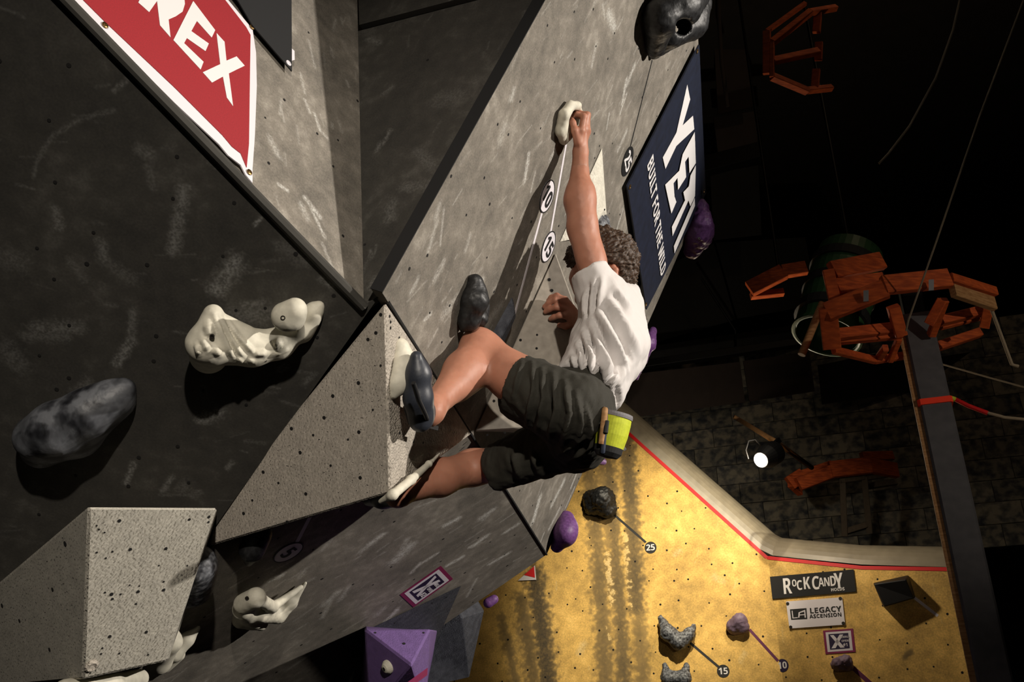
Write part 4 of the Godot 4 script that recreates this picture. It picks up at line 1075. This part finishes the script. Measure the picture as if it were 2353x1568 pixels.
	displace(og, func(p: Vector3, n: Vector3) -> float:
		return 0.001 + ridge(p, n, of) + nz.get_noise_3d(p.x * 14, p.y * 9, p.z * 14) * 0.008)
	put(blobmesh([og]), "shorts", M.shorts, t)
	# shoes
	var q := func(x: float, y: float, o: float) -> Vector3: return hit(x, y, PV1R, o)
	var s1 := [[q.call(967, 966, .06), .030, q.call(961, 915, .058), .033], [q.call(961, 915, .058), .033, q.call(961, 860, .056), .029], [q.call(961, 860, .056), .029, q.call(957, 822, .052), .016], [q.call(972, 945, .062), .026, at(984, 946, 2.45), .030]]
	var ls := put(blobmesh([blob(s1, 0.0045, 0.02)]), "shoe", M.shoe, t)
	put(tube([q.call(952, 972, .04), q.call(946, 940, .034), q.call(946, 890, .034), q.call(952, 845, .036), q.call(955, 818, .04)], [.016, .02, .02, .017, .012], 10), "sole", M.shoe_rubber, ls)
	put(tube([q.call(950, 880, .088), q.call(962, 920, .092), q.call(976, 950, .088), q.call(984, 972, .078)], .006, 8), "strap", M.shoe_rubber, ls)
	put(bar(q.call(980, 978, .07), q.call(1006, 985, .075), 0.012, 0.003, PV1R.normal), "pull_loop", M.shoe_rubber, ls)
	var s2 := [[rank, .036, at(880, 1138, 2.67), .034], [at(880, 1138, 2.67), .034, at(850, 1146, 2.74), .022]]
	put(blobmesh([blob(s2, 0.006, 0.02)]), "shoe", M.shoe, t)
	# chalk bag and brush
	var top := at(1415, 957, 2.53); var bot := at(1394, 1050, 2.51)
	var ax := (bot - top).normalized()
	var cb := thing("chalk_bag", "lime yellow chalk bag with a black base on the climber's waist", "bag", bot)
	var bl := (top - bot).length()
	var bm := lathe(top, ax, [[0.004, .039], [0.0, .042], [.02, .043], [.05, .042], [bl * .78, .037], [bl * .8, .030]], 36)
	put(bm, "bag_body", M.bag, cb)
	put(lathe(top, ax, [[bl * .76, .0375], [bl * .9, .036], [bl, .028], [bl + .004, .0]], 30), "base_cup", M.black_cloth, cb)
	put(lathe(top, ax, [[-.006, .040], [-.008, .043], [-.002, .0445], [.004, .044], [.004, .039], [-.006, .040]], 36), "rim", M.grey_cloth, cb)
	put(lathe(top, ax, [[.015, .0], [.012, .03], [.0, .039]], 24), "lining", M.black_cloth, cb)
	put(tube([at(1392, 955, 2.485), at(1390, 985, 2.475), at(1386, 1030, 2.475), at(1385, 1040, 2.48)], .006, 8), "side_strap", M.blue_cloth, cb)
	put(bar(at(1394, 968, 2.478), at(1391, 996, 2.47), 0.022, 0.012, cr), "buckle", M.black_cloth, cb)
	put(tube([at(1432, 1034, 2.53), at(1438, 1030, 2.53)], .005, 8), "cord_lock", M.grey_cloth, cb)
	var br := thing("brush", "tan wooden brush handle tucked in the chalk bag", "brush", at(1388, 970, 2.475))
	put(tube([at(1391, 936, 2.48), at(1390, 940, 2.48), at(1387, 975, 2.475), at(1382, 1020, 2.475)], [.005, .008, .0085, .008], 12), "handle", M.wood_pale, br)

# ---------------------------------------------------------------- yellow wall across the hall
func far_lamp() -> void:
	var p := at(1748, 1058, 6.9); var bk := at(1779, 1040, 7.04)
	var t := thing("spotlight", "glowing round black spotlight clamped to the slanting conduit", "lamp", bk)
	var d := (p - bk).normalized()
	put(lathe(bk, d, [[-.03, 0.0], [-.028, .05], [0.0, .085], [.10, .085], [(p - bk).length(), .055], [(p - bk).length(), .048]], 24), "housing", M.black_metal, t)
	put(lathe(p, d, [[-.004, .052], [.004, .05], [.012, .03], [.014, 0.0]], 24), "bulb", M.lens_far, t)
	var m := (p + bk) * 0.5
	put(tube([at(1720, 1055, 7.0), at(1714, 1035, 7.0), at(1720, 1014, 7.02), at(1735, 1010, 7.02), at(1748, 1024, 7.05), at(1770, 1030, 7.06)], .006, 6), "cable", M.black_metal, t)
	put(tube([at(1752, 1036, 7.0), at(1762, 1018, 7.05), at(1790, 1022, 7.1), at(1796, 1034, 7.08), at(1786, 1052, 7.04)], .008, 6), "bracket", M.black_metal, t)
	put(bar(at(1776, 1025, 7.08), at(1790, 1012, 7.15), .03, .04), "clamp", M.black_metal, t)
	var l := OmniLight3D.new(); l.name = "flood"; t.add_child(l)
	l.global_position = p + d * 0.07
	l.light_energy = 0.9; l.omni_range = 30.0; l.omni_attenuation = 2.0; l.light_size = 0.04; l.shadow_enabled = true; l.light_color = Color(1.0, 0.93, 0.82)
	var tg := at(1500, 1420, 7.8)
	stage_light("black stage spotlight hung over the hall, aimed at the yellow wall", at(1660, -300, 5.0), tg, 37.0, 14.0, 1.0, 0.05, Color(1.0, 0.95, 0.84))

func build_far_wall_things() -> void:
	var g := Vector3(3.48, 0, 1.123).normalized()
	var n := Vector3(-g.z, 0, g.x)
	var A := at(1870, 1350, 7.2)
	PY = Plane(n, n.dot(A))
	var fold := hit(1765, 1282, PY)
	var g2 := g.rotated(Vector3.UP, deg_to_rad(-14.0))
	var n2 := Vector3(-g2.z, 0, g2.x)
	var PR := Plane(n2, n2.dot(fold))
	var fb := fold + Vector3.DOWN * 2.2
	var P := [hit(1000, 640, PY), hit(1330, 890, PY), fold, fb, fb + (hit(1000, 1568, PY) - hit(1765, 1568, PY)) * 1.1]
	var P2 := [fold, hit(1980, 1301, PR), hit(2222, 1308, PR), hit(2222, 1308, PR) + Vector3.DOWN * 2.2, fb]
	var fr := frame_of(P, n, g)
	var mk := []
	for s in [[1352, 1060, 1378, 1330, 1392, 1600, .075, -.60], [1392, 1000, 1418, 1330, 1436, 1600, .06, -.66], [1438, 980, 1455, 1250, 1462, 1400, .07, -.70], [1455, 1300, 1470, 1450, 1480, 1600, .06, -.5], [1374, 1000, 1392, 1150, 1400, 1250, .07, -.5], [1196, 1380, 1214, 1480, 1232, 1600, .07, -.6], [1226, 1320, 1246, 1450, 1262, 1600, .085, -.85], [1150, 1420, 1170, 1500, 1190, 1600, .04, -.5], [1330, 1000, 1345, 1080, 1350, 1130, .06, -.35]]:
		mk.append([s[0], s[1], s[2], s[3], s[6], s[7]]); mk.append([s[2], s[3], s[4], s[5], s[6], s[7]])
	for s in [[1395, 1280, 1410, 1380, .06, .55], [1440, 1230, 1455, 1400, .05, .5], [1420, 1400, 1425, 1500, .03, .5], [1380, 1400, 1400, 1470, .02, .5], [1330, 1500, 1340, 1480, .03, .5], [1550, 1275, 1560, 1265, .02, .5], [1640, 1325, 1660, 1335, .03, .4], [1700, 1520, 1710, 1500, .02, .4]]: mk.append(s)
	var k := mat("yellow_paint", Color(1, 1, 1), 0.8)
	k.albedo_texture = wall_paint(fr, PY, 190, Color(0.82, 0.665, 0.36), 110, mk, 200, Vector2(0.1, 1), Color(0.86, 0.80, 0.66), 0.45)
	var w := struct(slab(P, n, 0.12, fr), "wall_far", k)
	var st := new_st(); holes_to(st, P, n, fr, 0.19, 0.008, 12, 0.1)
	stuff(put(st.commit(), "bolt_holes", M.hole, w))
	var fr2 := frame_of(P2, n2, g2)
	var kr := mat("yellow_paint_right", Color(1, 1, 1), 0.8)
	kr.albedo_texture = wall_paint(fr2, PR, 190, Color(0.82, 0.665, 0.36), 111, [[1700, 1520, 1710, 1500, .02, .4], [2080, 1510, 2090, 1500, .02, -.5]], 60, Vector2(0.1, 1), Color(0.86, 0.80, 0.66), 0.4)
	var w2 := struct(slab(P2, n2, 0.12, fr2), "wall_far_right", kr)
	st = new_st(); holes_to(st, P2, n2, fr2, 0.19, 0.008, 13, 0.1)
	stuff(put(st.commit(), "bolt_holes", M.hole, w2))
	# rounded lip along its top
	var lp := [[1330, 890], [1400, 953], [1500, 1043], [1600, 1133], [1700, 1222], [1745, 1262], [1775, 1277], [1850, 1285], [1980, 1298], [2222, 1305]]
	var lip := new_st()
	for i in lp.size() - 1:
		var pp := PY if i < 5 else PR
		var a := hit(lp[i][0], lp[i][1], PY if i < 6 else PR); var b := hit(lp[i + 1][0], lp[i + 1][1], pp)
		var e := (b - a).normalized(); var up := n.cross(e); if up.y < 0: up = -up
		for q in 8:
			var t0 := PI * 0.5 * q / 8; var t1 := PI * 0.5 * (q + 1) / 8
			var R := 0.19
			var o0 := up * (sin(t0) * R) - n * ((1 - cos(t0)) * R); var o1 := up * (sin(t1) * R) - n * ((1 - cos(t1)) * R)
			quad(lip, a + o0, b + o0, b + o1, a + o1, n * cos((t0 + t1) / 2) + up * sin((t0 + t1) / 2))
		quad(lip, a - n * .19 + up * .19, b - n * .19 + up * .19, b - n * .5 + up * .19, a - n * .5 + up * .19, up)
	tex3(mat("lip_paint", Color(0.60, 0.56, 0.48), 0.45), M.g, 0.8)
	struct(lip.commit(), "trim_3", M.lip_paint)
	# red line
	var rt := thing("tape_line", "thin red tape line along the top of the yellow wall", "tape", hit(1762, 1282, PY))
	var rl := [[1440, 992], [1762, 1282], [1980, 1305], [2200, 1309]]
	st = new_st()
	for i in 3:
		var rp := PY if i == 0 else PR
		var a := hit(rl[i][0], rl[i][1], rp, .003); var b := hit(rl[i + 1][0], rl[i + 1][1], rp, .003)
		var s := (b - a).cross(n).normalized() * .013
		slab_to(st, [a - s, b - s, b + s, a + s], n, .002)
	put(st.commit(), "strip", M.red_tape, rt)
	# tags and tape
	number_tag("round black tag reading 25 below the scaly black hold", "25", 1495, 1259, PY, 0.047, g, M.black_print, M.white_print)
	number_tag("round black tag reading 15 beside the horned grey hold", "15", 1662, 1543, PY, 0.045, g, M.black_print, M.white_print)
	number_tag("round purple tag numbered 10 on the yellow wall", "10", 1798, 1530, PR, 0.045, g, M.purple_ink, M.white_print)
	tape("black tape strip from the scaly black hold to the far tag numbered 25", 1412, 1184, 1484, 1247, PY, .018, M.dark_tape)
	tape("black tape strip from the crescent hold to the far tag numbered 15", 1586, 1478, 1652, 1534, PY, .018, M.dark_tape)
	tape("purple tape strip from the round purple hold to the tag numbered 10", 1722, 1447, 1788, 1520, PY, .02, M.purple_tape)
	tape("purple tape strip below the grey hold under the far sticker", 1956, 1532, 2010, 1580, PR, .03, M.purple_tape)
	tape("pale tape strip leading from the black box hold", 2101, 1374, 2155, 1416, PR, .02, M.tag_white)
	# holds on the yellow wall
	hold("sloper_hold", "black hold with a scaly lower half high on the yellow wall", PY, [[1355, 1145, .04, .06, 1385, 1145, .09, .09], [1385, 1150, .08, .09, 1395, 1172, .05, .07], [1362, 1165, .04, .07, 1400, 1168, .04, .05]], M.hold_black, .012, .04, [], .012)
	hold("crescent_hold", "grey crescent-shaped hold on the yellow wall", PY, [[1518, 1420, .06, .02, 1535, 1455, .09, .055], [1535, 1455, .09, .055, 1560, 1475, .08, .055], [1560, 1475, .08, .055, 1582, 1460, .07, .04], [1582, 1460, .07, .04, 1594, 1440, .05, .02]], M.hold_grey, .010, .03, [], .008)
	hold("crescent_hold", "grey horned hold at the bottom of the yellow wall below the crescent hold", PY, [[1528, 1530, .06, .02, 1535, 1558, .08, .045], [1535, 1558, .08, .05, 1572, 1560, .07, .05], [1572, 1560, .07, .045, 1578, 1530, .05, .022]], M.hold_grey, .010, .03, [], .006)
	hold("ball_hold", "round purple-grey hold on the yellow wall", PY, [[1688, 1440, .03, .06, 1700, 1425, .07, .05], [1708, 1442, .05, .045, 1700, 1430, .07, .04]], M.hold_mauve, .010, .03, [], .006)
	hold("ball_hold", "small pale lumpy hold under the far sticker", PR, [[1925, 1525, .04, .04, 1945, 1520, .06, .04], [1920, 1530, .02, .03, 1950, 1532, .03, .03]], M.hold_mauve, .010, .02, [], .012)
	# black box-like hold
	var V := [hit(2006, 1340, PR, .0), hit(2088, 1322, PR, .0), hit(2104, 1374, PR, .0), hit(2030, 1396, PR, .0), hit(2008, 1343, PR, .16), hit(2082, 1332, PR, .16), hit(2100, 1376, PR, .1), hit(2032, 1395, PR, .12)]
	var bh := thing("box_hold", "black wedge-shaped box hold at the right of the yellow wall", "climbing hold", V[0])
	put(solid(V, [[0, 1, 2, 3], [4, 5, 6, 7], [0, 1, 5, 4], [1, 2, 6, 5], [2, 3, 7, 6], [3, 0, 4, 7]], .006), "body", M.black_print, bh)
	# signs
	var sg := thing("banner", "black banner with hand-drawn white letters on the yellow wall", "banner", hit(1868, 1345, PR))
	poly(sg, "cloth", [[1769, 1326], [1961, 1309], [1967, 1360], [1775, 1377]], PR, .012, M.black_cloth, 1.0, 0, 0, .006)
	var up := Vector3.UP
	var dr := hit(1961, 1309, PR) - hit(1769, 1326, PR)
	var x := 0
	for ch in [["R", 1808, 1348, .115], ["O", 1825, 1341, .05], ["C", 1837, 1346, .07], ["K", 1853, 1341, .088], ["C", 1874, 1341, .095], ["A", 1887, 1339, .062], ["N", 1900, 1338, .062], ["D", 1914, 1336, .072], ["Y", 1927, 1336, .11]]:
		text(sg, "letter", ch[0], hit(ch[1], ch[2], PR, .013), dr, n2, ch[3], M.white_print, 0.72, "Droid Sans", 600, .002)
	text(sg, "lettering", "HOLDS", hit(1925, 1355, PR, .013), dr, n2, .022, M.white_print, 1.0, "Droid Sans", 700, .002)
	sg = thing("banner", "white banner with a boxed logo and two lines of black lettering", "banner", hit(1875, 1410, PR))
	poly(sg, "cloth", [[1806, 1383], [1935, 1373], [1942, 1436], [1814, 1445]], PR, .012, M.tag_white, 1.0, 0, 0, .005)
	poly(sg, "logo_panel", [[1815, 1401], [1853, 1398], [1855, 1423], [1818, 1425]], PR, .0135, M.black_print, 1.0, 0, 0, .001)
	for q in [[[1819, 1404], [1821, 1404], [1823, 1420], [1833, 1419], [1833, 1421], [1821, 1422]], [[1834, 1420], [1835, 1408], [1850, 1402], [1852, 1420], [1849, 1420], [1848, 1406], [1838, 1409], [1837, 1420]], [[1837, 1413], [1849, 1412], [1849, 1414], [1837, 1415]]]:
		poly(sg, "logo_mark", q, PR, .0145, M.tag_white, 1.0, 0, 0, .001)
	text(sg, "lettering", "LEGACY", hit(1896, 1402, PR, .013), hit(1935, 1373, PR) - hit(1806, 1383, PR), n2, .037, M.black_print, 1.2, "Droid Sans", 800, .002)
	text(sg, "lettering", "ASCENSION", hit(1897, 1415, PR, .013), hit(1935, 1373, PR) - hit(1806, 1383, PR), n2, .025, M.black_print, 1.18, "Droid Sans", 800, .002)
	for q in [[1810, 1388], [1931, 1376], [1938, 1433], [1817, 1442]]: put(lathe(hit(q[0], q[1], PR, .012), n2, [[0, .012], [.003, .012], [.003, .0]], 10), "grommet", M.bolt, sg)
	sticker("small purple-framed sticker with a big X on the yellow wall", [hit(1891, 1450, PR, .004), hit(1960, 1445, PR, .004), hit(1966, 1499, PR, .004), hit(1897, 1504, PR, .004)], n2, ["FEMALE", "OPEN", "#1"])
	# red warning triangle behind the overhang's edge
	sg = thing("sign", "red triangular sign with a white edge showing past the overhang", "sign", hit(1222, 1320, PY))
	poly(sg, "edge", [[1190, 1335], [1229, 1300], [1232, 1333]], PY, .01, M.tag_white, 1.0, 0, 0, .004)
	poly(sg, "face", [[1204, 1322], [1227, 1302], [1229, 1328]], PY, .012, M.red_tape, 1.0, 0, 0, .002)

# ---------------------------------------------------------------- the dark hall behind
func beam_px(parent: Node3D, called: String, x0: float, y0: float, d0: float, x1: float, y1: float, d1: float, w: float, h: float, m: Material, up := Vector3.UP) -> void:
	put(bar(at(x0, y0, d0), at(x1, y1, d1), w, h, up), called, m, parent)

func build_background() -> void:
	var g := Vector3(3.48, 0, 1.123).normalized()
	var n := Vector3(-g.z, 0, g.x)
	# painted block wall
	var A := at(1870, 1200, 9.4)
	var pb := Plane(n, n.dot(A))
	var bm := []
	for i in 4:
		var m := mat("block_paint_%d" % i, Color(0.60, 0.575, 0.525) * (0.9 + 0.06 * i), 0.9)
		tex3(m, grain_tex(0.03, 60 + i, Color(0.40, 0.45, 0.56), Color(1, 1, 0.97), 5, 0.42, 2.2), 0.9)
		m.uv1_offset = Vector3(i * .3, i * .17, 0)
		bm.append(m)
	var z0 := hit(1380, 1330, pb)
	var back := slab([z0 - g * 1 - n * .05, z0 + g * 6.2 - n * .05, z0 + g * 6.2 + Vector3.UP * 2.3 - n * .05, z0 - g * 1 + Vector3.UP * 2.3 - n * .05], n, .1)
	var bw := struct(back, "wall_blocks", mat("mortar", Color(0.36, 0.345, 0.315), 0.95))
	var meshes := []
	for r in 11:
		for c in 14:
			var p := z0 + g * ((c + 0.5 * (r % 2)) * 0.41 - 0.6) + Vector3.UP * (r * 0.205)
			var mm := bar(p - g * .2025 + Vector3.UP * .1, p + g * .2025 + Vector3.UP * .1, .10, .200, Vector3.UP, .003)
			put(mm, "block", bm[rng.randi() % 4], bw)
	# ledge boards and hanging panels above the blocks
	tex3(mat("panel_brown", Color(0.20, 0.16, 0.14), 0.9), M.g, 0.9)
	tex3(mat("panel_grey", Color(0.12, 0.115, 0.11), 0.95), M.g, 1.2)
	var panels := [["brown board panel beneath the dark beam, nearest the climber", [[1440, 862], [1700, 832], [1712, 925], [1440, 962]], 9.2], ["brown board panel beneath the dark beam, next to the conduit's top", [[1708, 830], [1860, 808], [1872, 900], [1722, 923]], 9.2],
		["grey ceiling panel between the overhang and the hanging platform", [[1470, 640], [1640, 560], [1690, 735], [1480, 795]], 9.6], ["grey ceiling panel left of the green barrel", [[1645, 558], [1850, 545], [1880, 700], [1695, 733]], 9.7], ["narrow grey board above the dark beam", [[1470, 800], [1860, 742], [1866, 782], [1470, 838]], 9.5],
		["tall brown panel high beside the pocketed hold", [[1640, 80], [1712, 78], [1735, 245], [1650, 262]], 9.0], ["brown panel under the high wooden frame", [[1640, 270], [1738, 255], [1742, 345], [1650, 352]], 9.2], ["dark panel beside the purple hold on the far edge", [[1632, 400], [1742, 380], [1750, 540], [1640, 552]], 9.3],
		["dark panel behind the steel column", [[1880, 840], [2080, 800], [2090, 900], [1890, 930]], 9.6], ["wide dim panel at the right above the rope", [[2100, 830], [2353, 790], [2353, 900], [2100, 930]], 9.6]]
	for q in panels:
		var P := []
		for c in q[1]: P.append(at(c[0], c[1], q[2]))
		var nn := plane_of(P[0], P[1], P[2])
		P[3] = hit(q[1][3][0], q[1][3][1], nn)
		tag(put(slab(P, nn.normal, .02), "ceiling_panel", M.panel_brown if q[0].contains("brown") else M.panel_grey), q[0], "panel", "panels under the dark ceiling")
	tag(put(bar(at(1440, 845, 9.0), at(1880, 782, 9.0), .08, .07), "roof_beam", M.black_metal), "long black beam above the brown board panels", "beam")
	tag(put(bar(at(1610, 385, 8.6), at(1745, 350, 8.6), .10, .16), "roof_beam", M.black_metal), "short black beam end beside the navy banner", "beam")
	tag(put(tube([at(1650, 0, 8.4), at(1658, 140, 8.4), at(1672, 245, 8.4)], .018, 8), "conduit", M.panel_brown), "thin vertical conduit high beside the pocketed hold", "pipe")
	tag(put(tube([at(1686, 958, 8.9), at(1700, 966, 8.9), at(1786, 1018, 7.13), at(1865, 1075, 8.0)], .02, 10), "conduit", M.wood_pale), "slanting pale conduit carrying the round spotlight", "pipe")
	tag(put(tube([at(1612, 640, 9.3), at(1690, 760, 9.3), at(1690, 800, 9.3)], .012, 8), "cable", M.black_metal), "thin black cable hanging from the grey ceiling panel", "cable")
	# steel column
	var cd := 5.3
	var top := at(2108, 752, cd)
	var t := thing("steel_column", "grey steel box column with an orange strap", "column", Vector3(top.x, 0, top.z))
	put(bar(Vector3(top.x, 0.0, top.z), top + Vector3.UP * 0.05, .15, .15, g, .01), "post", M.steel_dark, t)
	put(bar(top + Vector3.UP * 0.02, top + Vector3.UP * 0.3, .11, .11, g, .008), "collar", M.black_metal, t)
	put(bar(Vector3(top.x, 0, top.z) - g * .085 + n * .04, top - g * .085 + n * .04, .02, .035, g, .002), "warm_light_strip", M.wood_pale, t)  # pale bar in place of warm light along the left of the post
	var sp := hit(2135, 922, Plane(n, n.dot(top + n * .08)))
	var st := thing("strap", "orange webbing strap tied round the steel column", "strap", sp)
	var sy := sp.y
	put(bar(Vector3(top.x, sy - .016, top.z), Vector3(top.x, sy + .016, top.z), .168, .168, g, .012), "band", M.orange_strap, st)
	put(bar(at(2172, 918, cd - .1), at(2186, 953, cd - .1), .022, .008, n), "tail", M.orange_strap, st)
	# wooden platform round the column's head
	t = thing("wooden_platform", "orange timber platform frame on top of the steel column", "platform", top)
	var bd := [[1900, 718, 4.95, 2035, 664, 4.9, .04, .10], [2030, 656, 4.9, 2180, 640, 4.95, .04, .10], [2182, 640, 4.95, 2284, 672, 5.1, .045, .05], [2186, 658, 4.96, 2280, 690, 5.1, .035, .12], [1902, 708, 4.95, 1912, 800, 5.0, .09, .05], [1912, 770, 5.0, 2075, 752, 5.1, .06, .035], [1925, 783, 5.05, 2070, 770, 5.1, .04, .04], [1915, 805, 5.05, 2010, 828, 5.2, .04, .03], [1903, 622, 5.2, 1920, 700, 5.15, .06, .05], [1912, 622, 5.25, 2025, 600, 5.4, .04, .10], [1922, 660, 5.22, 2030, 645, 5.3, .04, .09], [1930, 690, 5.2, 2010, 672, 5.2, .04, .06], [2052, 705, 5.0, 2070, 770, 5.05, .06, .05], [2135, 745, 5.05, 2165, 690, 5.0, .05, .03], [2170, 690, 5.0, 2140, 770, 5.15, .04, .04], [2160, 738, 5.2, 2275, 710, 5.3, .05, .05], [2160, 750, 5.25, 2275, 722, 5.35, .04, .03], [2272, 700, 5.2, 2262, 752, 5.25, .05, .04], [2020, 822, 5.2, 2035, 800, 5.1, .04, .03], [2045, 830, 5.2, 2065, 780, 5.1, .03, .03], [2010, 828, 5.2, 2095, 815, 5.3, .04, .03], [2145, 800, 5.5, 2250, 765, 5.6, .05, .05]]
	for q in bd: beam_px(t, "board", q[0], q[1], q[2], q[3], q[4], q[5], q[6], q[7], M.wood_pale if q == bd[3] else M.wood_orange, n if q[6] > q[7] else Vector3.UP)
	for q in [[2140, 655, 4.85], [1990, 680, 4.86]]: put(slab([at(q[0] - 6, q[1] - 12, q[2]), at(q[0] + 6, q[1] - 13, q[2]), at(q[0] + 6, q[1] + 12, q[2]), at(q[0] - 6, q[1] + 13, q[2])], n, .006), "steel_plate", M.steel_dark, t)
	# lower platform
	t = thing("wooden_platform", "low curved orange timber platform on two grey posts before the block wall", "platform", at(1960, 1220, 8.6))
	for q in [[1814, 1112, 8.3, 1845, 1092, 8.35, .05, .12], [1835, 1114, 8.25, 1912, 1084, 8.3, .05, .11], [1845, 1092, 8.35, 1912, 1070, 8.35, .05, .08], [1908, 1080, 8.3, 2000, 1070, 8.3, .05, .14], [1996, 1070, 8.3, 2060, 1082, 8.4, .05, .13], [1816, 1112, 8.3, 1838, 1132, 8.4, .05, .06], [1980, 1050, 8.6, 2050, 1048, 8.7, .05, .08]]: beam_px(t, "board", q[0], q[1], q[2], q[3], q[4], q[5], q[6], q[7], M.wood_orange)
	for q in [[1936, 1100, 8.4, 1941, 1232, 8.4, .05, .05], [1986, 1095, 8.4, 1998, 1225, 8.4, .05, .05], [1930, 1106, 8.4, 1985, 1098, 8.4, .05, .05], [1992, 1098, 8.4, 2040, 1090, 8.4, .05, .04], [1992, 1118, 8.5, 2060, 1108, 8.5, .05, .05], [1945, 1222, 8.4, 1990, 1208, 8.4, .05, .05], [1870, 1110, 8.45, 1935, 1102, 8.45, .05, .04]]: beam_px(t, "post", q[0], q[1], q[2], q[3], q[4], q[5], q[6], q[7], M.panel_tan, n)
	# high wooden frame
	t = thing("hanging_platform", "unlit octagonal timber frame high under the ceiling", "platform", at(1830, 120, 6.5))
	for q in [[1762, 72, 6.5, 1762, 170, 6.5, .05, .05], [1774, 98, 6.4, 1774, 178, 6.4, .03, .06], [1774, 98, 6.4, 1862, 28, 6.5, .04, .05], [1774, 176, 6.4, 1855, 210, 6.5, .04, .05], [1776, 140, 6.4, 1880, 118, 6.5, .05, .04], [1880, 30, 6.55, 1876, 75, 6.55, .05, .05], [1882, 98, 6.55, 1880, 138, 6.55, .05, .05], [1876, 160, 6.55, 1872, 206, 6.55, .05, .05], [1855, 208, 6.5, 1910, 202, 6.6, .04, .04], [1862, 28, 6.5, 1920, 18, 6.6, .04, .04], [1762, 72, 6.5, 1850, 8, 6.6, .03, .03]]: beam_px(t, "board", q[0], q[1], q[2], q[3], q[4], q[5], q[6], q[7], M.wood_orange, n)
	# far board behind the barrel
	t = thing("hanging_platform", "dim orange timber bracket behind the green barrel", "platform", at(1790, 640, 7.2))
	for q in [[1722, 665, 7.2, 1800, 625, 7.2, .05, .12], [1798, 625, 7.2, 1852, 616, 7.2, .05, .10], [1725, 680, 7.25, 1800, 672, 7.25, .05, .05]]: beam_px(t, "board", q[0], q[1], q[2], q[3], q[4], q[5], q[6], q[7], M.wood_orange)
	put(tube([at(1790, 630, 7.2), Vector3(at(1790, 630, 7.2).x, 8.0, at(1790, 630, 7.2).z)], .012, 6), "hanger", M.black_metal, t)
	# green barrel with black hoops
	var b0 := at(1955, 585, 6.3); var b1 := at(1900, 770, 6.0)
	var axb := (b1 - b0).normalized()
	var bl := (b1 - b0).length()
	t = thing("barrel", "green ribbed barrel hung open end down behind the timber platform", "barrel", b1)
	put(lathe(b0, axb, [[0, .17], [0, .2], [bl * .3, .215], [bl * .6, .215], [bl, .2], [bl, .185], [bl * .2, .18]], 32), "shell", M.green_barrel, t)
	for q in [.2, .5, .8]: put(lathe(b0 + axb * bl * q, axb, [[-.035, .205], [-.03, .225], [.03, .225], [.035, .205]], 32), "hoop", M.black, t)
	put(tube([b0, Vector3(b0.x, 8.0, b0.z)], .012, 6), "hanger", M.black_metal, t)
	put(lathe(b1, axb, [[-.02, .2], [-.015, .213], [.01, .213], [.014, .2], [.01, .19], [-.015, .19]], 32), "rim", M.green_barrel, t)
	tag(put(tube([at(1890, 697, 5.4), at(1842, 816, 5.3)], .021, 14), "dowel", M.wood_pale), "short pale wooden dowel hanging beside the green barrel", "dowel")
	# ropes
	tag(put(tube([at(2208, -10, 4.6), at(2190, 70, 4.6), at(2150, 180, 4.65), at(2090, 290, 4.7), at(2040, 355, 4.75), at(2020, 376, 4.75)], .006, 8), "rope", M.rope), "curved hanging rope ending in mid air", "rope")
	tag(put(tube([at(2352, 0, 4.3), at(2250, 270, 4.4), at(2150, 560, 4.6), at(2088, 735, 4.85), at(2082, 760, 4.9)], .0045, 8), "rope", M.rope), "long straight rope running down to the column's head", "rope")
	t = thing("rope", "grey rope with a red sleeve tied to the steel column", "rope", at(2176, 915, 5.2))
	put(tube([at(2174, 912, 5.2), at(2195, 918, 5.2)], .013, 8), "knot", M.bag, t)
	put(tube([at(2195, 918, 5.2), at(2225, 933, 5.15), at(2270, 950, 5.1)], .012, 8), "sleeve", M.red_tape, t)
	put(tube([at(2268, 949, 5.1), at(2310, 960, 5.05), at(2370, 966, 5.0)], .009, 8), "line", M.rope, t)
	tag(put(tube([at(2276, 705, 5.1), at(2300, 770, 5.1), at(2325, 838, 5.1), at(2340, 842, 5.1)], .009, 8), "rope", M.rope), "short rope hanging from the timber platform's right end", "rope")
	tag(put(tube([at(2160, 836, 6.0), at(2280, 870, 5.8), at(2360, 892, 5.7)], .005, 6), "rope", M.rope), "thin dim line slung to the right behind the steel column", "rope")
